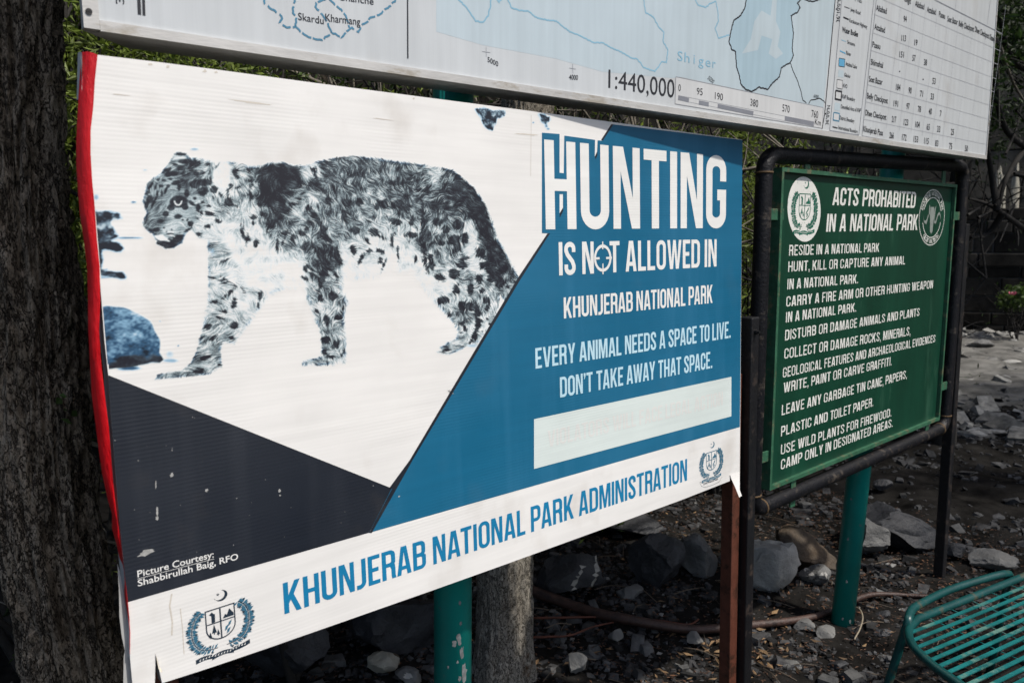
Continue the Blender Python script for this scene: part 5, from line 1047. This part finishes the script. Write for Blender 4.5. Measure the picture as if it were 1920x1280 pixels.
ul = [bp(1664,1280, .0) for _ in ()]
top = [bp(1703,1163,bz+.012), bp(1708,1146,bz+.02), bp(1722,1134,bz+.022), bp(1780,1105.5,bz+.022), bp(1852,1083,bz+.022), bp(1880,1076,bz+.021), bp(1893,1075,bz+.01)]
foot = on_level(1628,1395,0); back = Vector((top[-1].x+.03, top[-1].y+.05, 0))
leg = [foot]+[foot.lerp(top[0], t) for t in (.3, .6, .9)]+spline(top, 5)+[top[-1].lerp(back, t) for t in (.25, .6, 1)]
MB().tube(leg, .0135, 12).build('leg_frame', M_bench, bench, smooth=True)
fb = MB(); s0 = path[-1]+e1*-.25
fb.tube([s0+Vector((0, 0, 0)), Vector((s0.x+.02, s0.y-.04, 0))], .0135, 12); fb.build('leg', M_bench, bench, smooth=True)
s1a, s1b, s2b = bp(1717,1182.5), bp(1920,1096), bp(1920,1113); es = (s1b-s1a).normalized(); pitch = abs((s2b-s1b).dot(Vector((es.y, -es.x, 0)))); ep = Vector((es.y, -es.x, 0)); pitch *= .84
if ep.dot(e2) < 0: ep = -ep
poly = [loc2(p) for p in path]
for k in range(24):
    o0 = s1a+ep*pitch*k; ts = []
    for a, b_ in zip(path, path[1:]):                # where the strip meets the tube frame
        d = b_-a; den = es.x*(-d.y)+d.x*es.y
        if abs(den) < 1e-9: continue
        r_ = a-o0; t = (r_.x*(-d.y)+d.x*r_.y)/den; u = (es.x*r_.y-es.y*r_.x)/den
        if 0 <= u <= 1: ts.append(t)
    if not ts: continue
    t0 = min(ts); t1 = max([t for t in ts if t > t0+.3] or [1.25])
    a, b_ = o0+es*t0, o0+es*min(t1, 1.3); m = MB(); n = 10
    for i in range(n):
        p, q = a.lerp(b_, i/n), a.lerp(b_, (i+1)/n); zz = [-.010*math.sin(j/n*math.pi)+.004 for j in (i, i+1)]
        P = []
        for w_, z in ((p, zz[0]), (q, zz[1])):
            for sy, sz in ((-1, 0), (1, 0), (1, -.003), (-1, -.003)): P.append(w_+ep*sy*.0062+Vector((0, 0, z+sz)))
        m.add(P, [[0, 1, 5, 4], [1, 2, 6, 5], [2, 3, 7, 6], [3, 0, 4, 7]])
    m.build('seat_strip', M_slat, bench)
for k in range(9):                                     # thin rods under the strips, from tube to tube
    c0 = far_a+es*(.05+.12*k)-ep*.2; ts = []
    for a, b_ in zip(path, path[1:]):
        d = b_-a; den = ep.x*(-d.y)+d.x*ep.y
        if abs(den) < 1e-9: continue
        r_ = a-c0; t = (r_.x*(-d.y)+d.x*r_.y)/den; u = (ep.x*r_.y-ep.y*r_.x)/den
        if 0 <= u <= 1: ts.append(t)
    if len(ts) < 2: continue
    a, b_ = c0+ep*min(ts)-Vector((0, 0, .006)), c0+ep*max(ts)-Vector((0, 0, .006)); MB().tube([a, a.lerp(b_, .5)-Vector((0, 0, .008)), b_], .0021, 6).build('cross_rod', M_slat, bench)
# ================================================================== trees
def bark_trunk(px_pts, Y, name, r_scale, parent, m, seed, n=110, rows=300, z0=-.1, z1=None, depth=.012, ridge=(26, 7), flare=.4):
    """px_pts: (x_left, x_right, y) edges of the trunk read off the photograph, standing at depth Y."""
    C = [(on_depth((a+b_)/2, y, Y), (on_depth(b_, y, Y)-on_depth(a, y, Y)).length/2*r_scale) for a, b_, y in px_pts]
    C.sort(key=lambda c: c[0].z); zs = [c[0].z for c in C]
    def ex(f, z):
        v = [f(c) for c in C]
        if z < zs[0]: return v[0]+(v[1]-v[0])*(z-zs[0])/(zs[1]-zs[0])
        if z > zs[-1]: return v[-1]+(v[-1]-v[-2])*(z-zs[-1])/(zs[-1]-zs[-2])
        return float(np.interp(z, zs, v))
    z1 = z1 or 3.6; V = []; Fc = []
    Z = np.linspace(z0, z1, rows); T = np.linspace(0, 2*math.pi, n, endpoint=False)
    cx = np.array([ex(lambda c: c[0].x, z) for z in Z]); cy = np.array([ex(lambda c: c[0].y, z) for z in Z]); rr = np.clip(np.array([ex(lambda c: c[1], z) for z in Z]), .03, .6)
    rr = rr*(1+flare*np.exp(-np.clip(Z, 0, 9)/.12))
    Tg, Zg = np.meshgrid(T, Z); A = np.stack([np.cos(Tg).ravel(), np.sin(Tg).ravel(), Zg.ravel()], -1)
    q = A*np.array([ridge[0]*.12, ridge[0]*.12, ridge[1]*.35]); wv = .35*np.stack([fbm(A*3, 3, seed+1), fbm(A*3+7, 3, seed+2), fbm(A*3+13, 3, seed+3)], -1)
    plates = np.abs(fbm(q+wv*2, 3, seed)); fine = fbm(A*np.array([14, 14, 18]), 4, seed+9); big = fbm(A*np.array([1.6, 1.6, 1.1]), 3, seed+4)
    d = depth*(-np.clip(.28-plates, 0, .28)*4.2+.45*fine)+.018*big*(rr.repeat(n)/.1)
    r = rr.repeat(n)+d; W = np.stack([cx.repeat(n)+r*A[:, 0], cy.repeat(n)+r*A[:, 1], Zg.ravel()], -1)
    I = np.arange(rows*n).reshape(rows, n); J = np.roll(I, -1, 1)
    F = np.stack([I[:-1].ravel(), J[:-1].ravel(), J[1:].ravel(), I[1:].ravel()], -1)
    return mesh_obj(name, W, F, m, parent, smooth=True), (Vector((cx[-1], cy[-1], z1)), rr[-1])
def leaves(name, P, size, m, parent, seed=0, asp=.35, droop=0.0):
    P = np.asarray(P); P = P[(P[:, 1] > 1.62) | (P[:, 2] > 4.2)]      # nothing hangs in front of the boards
    """many small leaf faces at points P (world); each leaf a folded pair of triangles with its own direction."""
    rng = np.random.default_rng(seed); N = len(P)
    d = rng.normal(0, 1, (N, 3)); d[:, 2] -= droop; d /= np.linalg.norm(d, axis=1)[:, None]
    s = np.cross(d, rng.normal(0, 1, (N, 3))); s /= np.linalg.norm(s, axis=1)[:, None]; l = size*rng.uniform(.55, 1.3, N)[:, None]; nn = np.cross(d, s)
    W = np.stack([P-d*l*.5, P+s*l*asp*.5+nn*l*.08, P+d*l*.5, P-s*l*asp*.5+nn*l*.08], 1)
    f = np.array([(0, 1, 2), (0, 2, 3)]); F = (f[None]+4*np.arange(N)[:, None, None]).reshape(-1, 3)
    return mesh_obj(name, W.reshape(-1, 3), F, m, parent)
def clumps(rng, centre, rad, n_cl, per, spread, squash=1.0, shell=.55):
    out = []
    for _ in range(n_cl):
        d = rng.normal(0, 1, 3); d /= np.linalg.norm(d); r = rng.uniform(shell, 1)**.6
        c = np.array(centre)+d*np.array(rad)*r; k = int(per*rng.uniform(.4, 1.5)); sp = spread*rng.uniform(.6, 1.3)
        out.append(c+rng.normal(0, 1, (k, 3))*np.array([sp, sp, sp*squash]))
    return np.concatenate(out)
M_bark = bark_mat('grey_brown_bark', (.165, .13, .095), (.38, .32, .245), (.028, .022, .017), 26, (1, 1, .42))
M_bark2 = bark_mat('grey_furrowed_bark', (.32, .285, .235), (.54, .50, .43), (.04, .034, .027), 34, (1, 1, .36), (.15, .075, .03))
M_limb = mat('dark_limb_bark', (.018, .016, .014), .9, 0, .3, 20, .5, 60); M_limbp = mat('pale_limb_bark', (.17, .15, .12), .85, 0, .3, 20, .5, 60)
M_leafg = mat('green_leaf', (.035, .075, .012), .55, 0, .3, 3, island=.55, col2=(.085, .135, .03)); M_leafd = mat('dark_green_leaf', (.018, .042, .010), .55, 0, .3, 3, island=.5, col2=(.045, .08, .02))
M_leafy = mat('bright_green_leaf', (.13, .19, .022), .55, 0, .3, 3, island=.5, col2=(.22, .29, .055))
def translucent(m, k=.4):
    n = m.node_tree; b = n.nodes['Principled BSDF']; src = b.inputs['Base Color'].links[0].from_socket
    t = n.nodes.new('ShaderNodeBsdfTranslucent'); n.links.new(src, t.inputs[0]); x = n.nodes.new('ShaderNodeMixShader'); x.inputs[0].default_value = k
    n.links.new(b.outputs[0], x.inputs[1]); n.links.new(t.outputs[0], x.inputs[2]); n.links.new(x.outputs[0], n.nodes['Material Output'].inputs[0])
for m_ in (M_leafg, M_leafd, M_leafy): translucent(m_)
def limbs(name, starts, m, parent, seed, depth=3, n_sub=4):
    rg = random.Random(seed); mb = MB(); tips = []
    def grow(p, d, l, r, lev):
        pts = [p]; q = p.copy(); dd = d.copy()
        for k in range(4):
            dd = (dd+Vector((rg.gauss(0, .16), rg.gauss(0, .16), rg.gauss(0, .14)))).normalized()
            if q.y < 2.3 and dd.y < 0: dd.y = abs(dd.y)
            if q.z > 2.5 and dd.z < .05: dd.z = abs(dd.z)+.1
            q = q+dd*l/4; pts.append(q.copy())
        mb.tube(pts, [r*(1-.16*i) for i in range(5)], 6 if lev else 8, False); tips.append(q.copy())
        if lev < depth:
            for _ in range(n_sub):
                k = rg.randint(1, 4); nd = (dd+Vector((rg.gauss(0, .7), rg.gauss(0, .7), rg.gauss(.15, .5)))).normalized()
                if pts[k].y < 2.3 and nd.y < .1: nd.y = abs(nd.y)+.1
                grow(pts[k].copy(), nd, l*rg.uniform(.45, .75), r*.5, lev+1)
    for p, d, l, r in starts: grow(Vector(p), Vector(d).normalized(), l, r, 0)
    return mb.build(name, m, parent, smooth=True), tips
# the near trunk at the left edge
t = thing('tree', on_depth(140, 1270, 1.76)*1, 'dark rough-barked tree trunk at the left edge beside the banner', 'tree'); t.location.z = 0
o, (tp, rr_) = bark_trunk([(50,236,1253),(23,216,1119),(-2,197,1018),(-16,170,850),(-24,160,600),(-40,130,430),(-46,119,300),(-58,107,0)], 1.76, 'trunk', 1.0, t, M_bark, 3, 160, 560, depth=.019)
o, tips = limbs('limb', [(tp, (.2, -.1, 1), 1.6, .07), (tp-Vector((0, 0, .4)), (-.7, .4, .8), 1.5, .05), (tp-Vector((0, 0, .1)), (.7, .5, .8), 1.6, .05)], M_bark, t, 8, 2)
rng = np.random.default_rng(31); P = clumps(rng, (tp.x+.4, tp.y+2.6, 4.9), (1.9, 1.5, .9), 120, 60, .16)
leaves('crown', P, .075, M_leafd, t, 2)
tl3 = []
for x, y in ((110,752),(122,768),(140,775),(125,790),(118,742)): tl3.append(np.array(on_depth(x, y, 1.655)))
leaves('leaf', np.array(tl3), .028, M_leafg, t, 5, .55)
# the tree behind the left green post
t2 = thing('tree', on_depth(935, 1270, 2.19), 'slim grey tree with furrowed bark behind the left green post', 'tree'); t2.location.z = 0
o, (tp2, r2) = bark_trunk([(896,982,1275),(901,978,1200),(905,979,1120),(905,980,1060),(950,1030,200)], 2.19, 'trunk', 1.0, t2, M_bark2, 17, 90, 360, depth=.008, z1=3.2, flare=.06)
limbs('limb', [(tp2, (.1, .2, 1), 1.5, .055), (tp2-Vector((0, 0, .3)), (.8, .5, .7), 1.3, .04), (tp2-Vector((0, 0, .2)), (-.6, .5, .8), 1.3, .04)], M_bark2, t2, 21, 2)
leaves('crown', clumps(np.random.default_rng(41), (tp2.x+.3, tp2.y+2.6, 4.7), (2.0, 1.5, .9), 190, 60, .17), .08, M_leafd, t2, 12)
# further trees: trunks seen through the gaps, crowns above the picture shading the place
def far_tree(x, y, r, h, crown, m, seed, label, leafm, bend=0, group='trees behind the boards'):
    t = thing('tree', (x, y, 0), label, 'tree', group); rg = random.Random(seed)
    pts = spline([(x, y, -.1), (x+bend*.3, y+.05, h*.35), (x+bend*.7, y, h*.7), (x+bend, y+.1, h)], 6); n = len(pts)
    MB().tube(pts, [r*(1-.45*i/n) for i in range(n)], 12).build('trunk', m, t, smooth=True)
    tp = pts[-1]; limbs('limb', [(tp, (rg.uniform(-.3, .3), .1, 1), 1.4, r*.5)]+[(pts[int(n*.72)], (rg.uniform(-1, 1), rg.uniform(-.5, 1), .8), 1.5, r*.4) for _ in range(3)], m, t, seed, 2)
    leaves('crown', clumps(np.random.default_rng(seed), (x+bend, y+.3, h+1.1), crown, 170, 60, .2), .10, leafm, t, seed)
far_tree(3.9, 3.5, .10, 3.4, (2.1, 1.6, 1.1), M_bark2, 51, 'grey trunk seen between the map board and the green notice', M_leafd, .1)
far_tree(7.4, 4.4, .15, 3.6, (2.3, 1.8, 1.4), M_bark2, 52, 'pale grey trunk at the far right beyond the notice', M_leafg, .25)
far_tree(2.4, 4.6, .10, 3.4, (2.2, 1.6, 1.1), M_bark, 53, 'thin dark trunk in the gap above the banner', M_leafd, -.1)
far_tree(.2, 4.6, .11, 3.4, (2.2, 1.6, 1.2), M_bark, 54, 'dark trunk behind the green bushes at upper left', M_leafd, .15)
far_tree(5.4, 4.3, .11, 3.7, (2.2, 1.6, 1.1), M_bark, 55, 'dark trunk behind the pipe frame of the notice', M_leafd, .0)
# a tree standing outside the picture at the right: its crown shades the ground there and shows in the glossy map
far_tree(7.0, -1.5, .16, 3.6, (1.9, 2.0, 1.5), M_bark, 57, 'broad tree standing in front of the boards outside the picture', M_leafg, .1, 'trees in front of the boards')
far_tree(9.3, -.7, .13, 4.2, (1.6, 1.6, 1.3), M_bark2, 58, 'slim pale-trunked tree in front of the boards, far out to the right', M_leafg, .1, 'trees in front of the boards')
far_tree(11.2, -2.6, .2, 4.4, (2.0, 1.8, 1.5), M_bark, 59, 'thick dark-trunked tree in front of the boards, farthest to the right', M_leafd, .2, 'trees in front of the boards')
# bare-branched tree at the right edge
t3 = thing('tree', (6.55, 2.35, 0), 'bare dark-branched tree with sparse leaves at the right edge', 'tree')
mb = MB()
def lim(px, Y, r0, r1):
    p = [on_depth(x, y, Y+dy) for x, y, dy in px]; p = spline(p, 5); n = len(p); mb.tube(p, [r0+(r1-r0)*i/n for i in range(n)], 7, False); return p
M_ = [(Vector((6.55, 2.35, -.1)), .1), (Vector((6.6, 2.4, 1.2)), .085), (Vector((6.7, 2.4, 2.4)), .07), (Vector((6.8, 2.3, 4.2)), .05)]
sp_ = spline([p for p, _ in M_], 6); trk = MB().tube(sp_, [.1-.05*i/len(sp_) for i in range(len(sp_))], 12).build('trunk', M_limb, t3, smooth=True)
Yb = 2.1
for px in ([(1990,470,0),(1920,428,0),(1880,400,0),(1850,382,.05),(1815,372,.1)], [(1990,300,0),(1900,260,0),(1868,180,0),(1858,60,0),(1850,-40,0)], [(1930,330,0),(1890,330,.1),(1860,390,.1),(1835,425,.1)], [(1870,395,0),(1860,330,.05),(1850,270,.05),(1845,200,.05)], [(1960,250,0),(1915,290,0),(1885,340,0),(1872,395,0)], [(1960,140,0),(1905,120,.05),(1880,60,.05),(1868,-20,.05)], [(1880,400,0),(1850,440,.1),(1820,445,.1)]):
    lim(px, Yb, .028, .008)
for i in range(60):
    rg2 = random.Random(900+i); x, y = rg2.uniform(1805, 1990), rg2.uniform(-60, 440); a = rg2.uniform(0, 6.28); l = rg2.uniform(30, 110)
    lim([(x, y, rg2.uniform(-.3, .4)), (x+l*.5*math.cos(a)+rg2.uniform(-8, 8), y+l*.5*math.sin(a), 0), (x+l*math.cos(a), y+l*math.sin(a), rg2.uniform(-.3, .4))], Yb, .009, .003)
mb.build('limb', M_limb, t3, smooth=True)
mb = MB(); lim([(1875,85,0),(1890,130,0),(1905,165,0),(1930,205,0)], 2.0, .010, .008); lim([(1872,120,0),(1873,180,0),(1874,240,0)], 2.0, .006, .004); mb.build('pale_limb', M_limbp, t3, smooth=True)
rng = np.random.default_rng(77); P = []
for i in range(300):
    x, y = rng.uniform(1830, 2030), rng.uniform(-140, 330)*rng.uniform(.5, 1); c = np.array(on_depth(x, y, Yb+rng.uniform(-.2, .9))); P.append(c+rng.normal(0, .06, (int(rng.uniform(5, 30)), 3)))
leaves('crown', np.concatenate(P), .06, M_leafd, t3, 7, .4)
leaves('crown', clumps(np.random.default_rng(6), (7.3, 2.9, 4.6), (1.9, 1.5, 1.6), 260, 60, .2), .09, M_leafd, t3, 9)
# ------------------------------------------------------------------ bushes behind the boards
def bush(x, y, h, r, n_st, n_cl, per, size, lm, sm, seed, label, z_lo=.2, asp=.28):
    t = thing('bush', (x, y, 0), label, 'bush', 'bushes behind the boards'); rg = random.Random(seed)
    st = [((x+rg.gauss(0, .06), y+rg.gauss(0, .06), -.05), (rg.gauss(0, .3), rg.gauss(0, .3), 1), h*rg.uniform(.7, 1.05), .018) for _ in range(n_st)]
    o, tips = limbs('stem', st, sm, t, seed, 2, 4)
    rng = np.random.default_rng(seed); P = clumps(rng, (x, y, (h+z_lo)/2), (r, r, (h-z_lo)/2), n_cl, per, .11, 1.0, .15)
    T = np.array([q[:] for q in tips]); P2 = T[rng.integers(0, len(T), n_cl*per//3)]+rng.normal(0, .07, (n_cl*per//3, 3)); P2 = P2[P2[:, 2] < h+.1]
    leaves('foliage', np.concatenate([P, P2]), size, lm, t, seed, asp)
bush(.45, 2.6, 2.75, .55, 10, 330, 80, .037, M_leafy, M_limb, 61, 'bright green needle-leaved bush between the trunk and the map board', 1.2)
bush(1.15, 2.75, 2.6, .55, 9, 120, 70, .037, M_leafg, M_limb, 62, 'green fine-leaved bush in the gap between the map board and the leopard picture', 1.0)
bush(1.95, 3.0, 2.7, .5, 12, 70, 50, .042, M_leafd, M_limbp, 63, 'twiggy dry bush in the gap left of the green post')
bush(2.9, 3.0, 2.7, .6, 12, 60, 50, .042, M_leafd, M_limbp, 64, 'dark twiggy bush in the gap right of the green post')
bush(4.25, 2.9, 2.8, .6, 9, 200, 60, .05, M_leafy, M_limb, 65, 'leafy green bush between the banner and the green notice')
bush(5.6, 3.1, 2.6, .6, 12, 60, 50, .05, M_leafd, M_limb, 66, 'dark bush behind the top of the green notice')
bush(-.25, 2.9, 2.9, .5, 9, 90, 55, .042, M_leafd, M_limb, 67, 'dark bush behind the trunk at left')
bush(3.5, 3.5, 2.4, .6, 10, 70, 50, .045, M_leafd, M_limb, 68, 'low dark bush behind the right part of the banner')
# rose bush with a pink flower by the wall at far right
c = on_level(1912, 612, 0)*1; c = EYE+ray(1912, 590)*12.0; rb = thing('rose_bush', (c.x, c.y, 0), 'small green rose bush with one pink flower at the right edge', 'rose bush')
zc = (EYE+ray(1908,556)*12.0)
leaves('foliage', clumps(np.random.default_rng(8), (zc.x+.15, zc.y, zc.z-.02), (.34, .3, .17), 34, 26, .06), .07, M_leafg, rb, 3, .55)
limbs('stem', [((c.x, c.y, -.05), (rg.gauss(0, .3), rg.gauss(0, .3), 1), zc.z, .012) for _ in range(5)], M_limb, rb, 4, 1)
fl = EYE+ray(1899,553)*11.6; m = MB(); rg3 = random.Random(2)
for k in range(14):
    a = k*2.4; r = .012+.003*k; d = Vector((math.cos(a), math.sin(a), .4)).normalized(); s = d.cross(Vector((0, 0, 1))).normalized()
    p = fl+d*r; m.add([p-s*.018, p+d*.02-s*.012+Vector((0, 0, .02)), p+d*.02+s*.012+Vector((0, 0, .02)), p+s*.018], [[0, 1, 2, 3]])
m.build('flower', mat('pink_petal', (.60, .12, .20), .5), rb)
# ------------------------------------------------------------------ stone walls closing the view
def stone_wall(name, A, B, h, thick, course, m, label, seed, cap=None):
    A, B = Vector(A), Vector(B); d = (B-A); L = d.length; d.normalize(); nrm = Vector((-d.y, d.x, 0)); rg = random.Random(seed)
    t = thing(name, A, label, 'wall'); mb = MB(); z = -.1
    while z < h:
        ch = course*rg.uniform(.7, 1.3); x = -rg.uniform(0, .4)
        while x < L:
            w_ = course*rg.uniform(1.1, 3.2); j = [rg.uniform(-.02, .02) for _ in range(6)]
            c = A+d*(x+w_/2)+nrm*(rg.uniform(-.03, .03)); c.z = z+ch/2
            mb.box(c, w_/2-.012, thick/2, ch/2-.01, (d, nrm, Vector((0, 0, 1))), .015); x += w_
        z += ch
    o = mb.build('masonry', m, t); o2 = MB(); c = (A+B)/2; c.z = h/2-.05; o2.box(c, L/2-.02, thick/2-.035, h/2, (d, nrm, Vector((0, 0, 1)))); o2.build('mortar_core', rmat('slate'), t); return t
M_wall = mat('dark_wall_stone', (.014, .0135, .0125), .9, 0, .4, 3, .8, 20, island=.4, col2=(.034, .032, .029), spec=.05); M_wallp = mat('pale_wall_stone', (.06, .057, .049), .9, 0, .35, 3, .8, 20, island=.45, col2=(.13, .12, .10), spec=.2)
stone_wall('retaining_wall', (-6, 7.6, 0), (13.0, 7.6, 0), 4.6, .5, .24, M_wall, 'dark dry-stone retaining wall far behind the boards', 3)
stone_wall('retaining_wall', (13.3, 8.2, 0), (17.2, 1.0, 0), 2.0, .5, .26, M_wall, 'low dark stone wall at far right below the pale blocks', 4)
stone_wall('block_wall', (14.0, 8.9, 0), (18.4, .6, 0), 4.8, .5, .7, M_wallp, 'tall pale block wall behind the low dark wall at far right', 5)
# pale fluted rock standing in front of it
for (px, y0, y1, hw, lab, sd) in ((1872, 280, 450, 17, 'tall pale weathered rock against the block wall at far right', 71), (1905, 300, 440, 14, 'narrower pale rock at the right edge beside the tall one', 72)):
    a, b_ = EYE+ray(px, y0)*13.2, EYE+ray(px-6, y1)*13.2; r = hw/FOC*13.2; P, F = rock_mesh(r, r, (a.z-b_.z)/2+.9, sd, 6, .14, 4); o = mesh_obj('standing_rock', P, F, rmat('pale')); o.location = ((a.x+b_.x)/2, (a.y+b_.y)/2, a.z-((a.z-b_.z)/2+.9)); shade_smooth_by_angle(o, 40); tag(o, lab, 'rock')
# wooded slope rising behind everything
V = []; n = 60
xs = np.linspace(-30, 60, n); ys = np.linspace(-25, 45, 60); Xg, Yg = np.meshgrid(xs, ys); Zg = np.maximum((Yg-9.6), (Xg-19.5))*.8+1.2*fbm(np.stack([Xg.ravel()*.3, Yg.ravel()*.3, 0*Xg.ravel()], -1), 3, 2).reshape(Xg.shape)+.8
I = np.arange(Xg.size).reshape(Xg.shape); F = np.stack([I[:-1, :-1].ravel(), I[:-1, 1:].ravel(), I[1:, 1:].ravel(), I[1:, :-1].ravel()], -1)
tag(mesh_obj('hillside', np.stack([Xg.ravel(), Yg.ravel(), Zg.ravel()], -1), F, mat('dark_hillside', (.018, .022, .012), .95, 0, .4, 2, .6, 8, col2=(.05, .055, .03)), smooth=True), 'dark overgrown slope behind the walls', 'hillside', kind='structure')
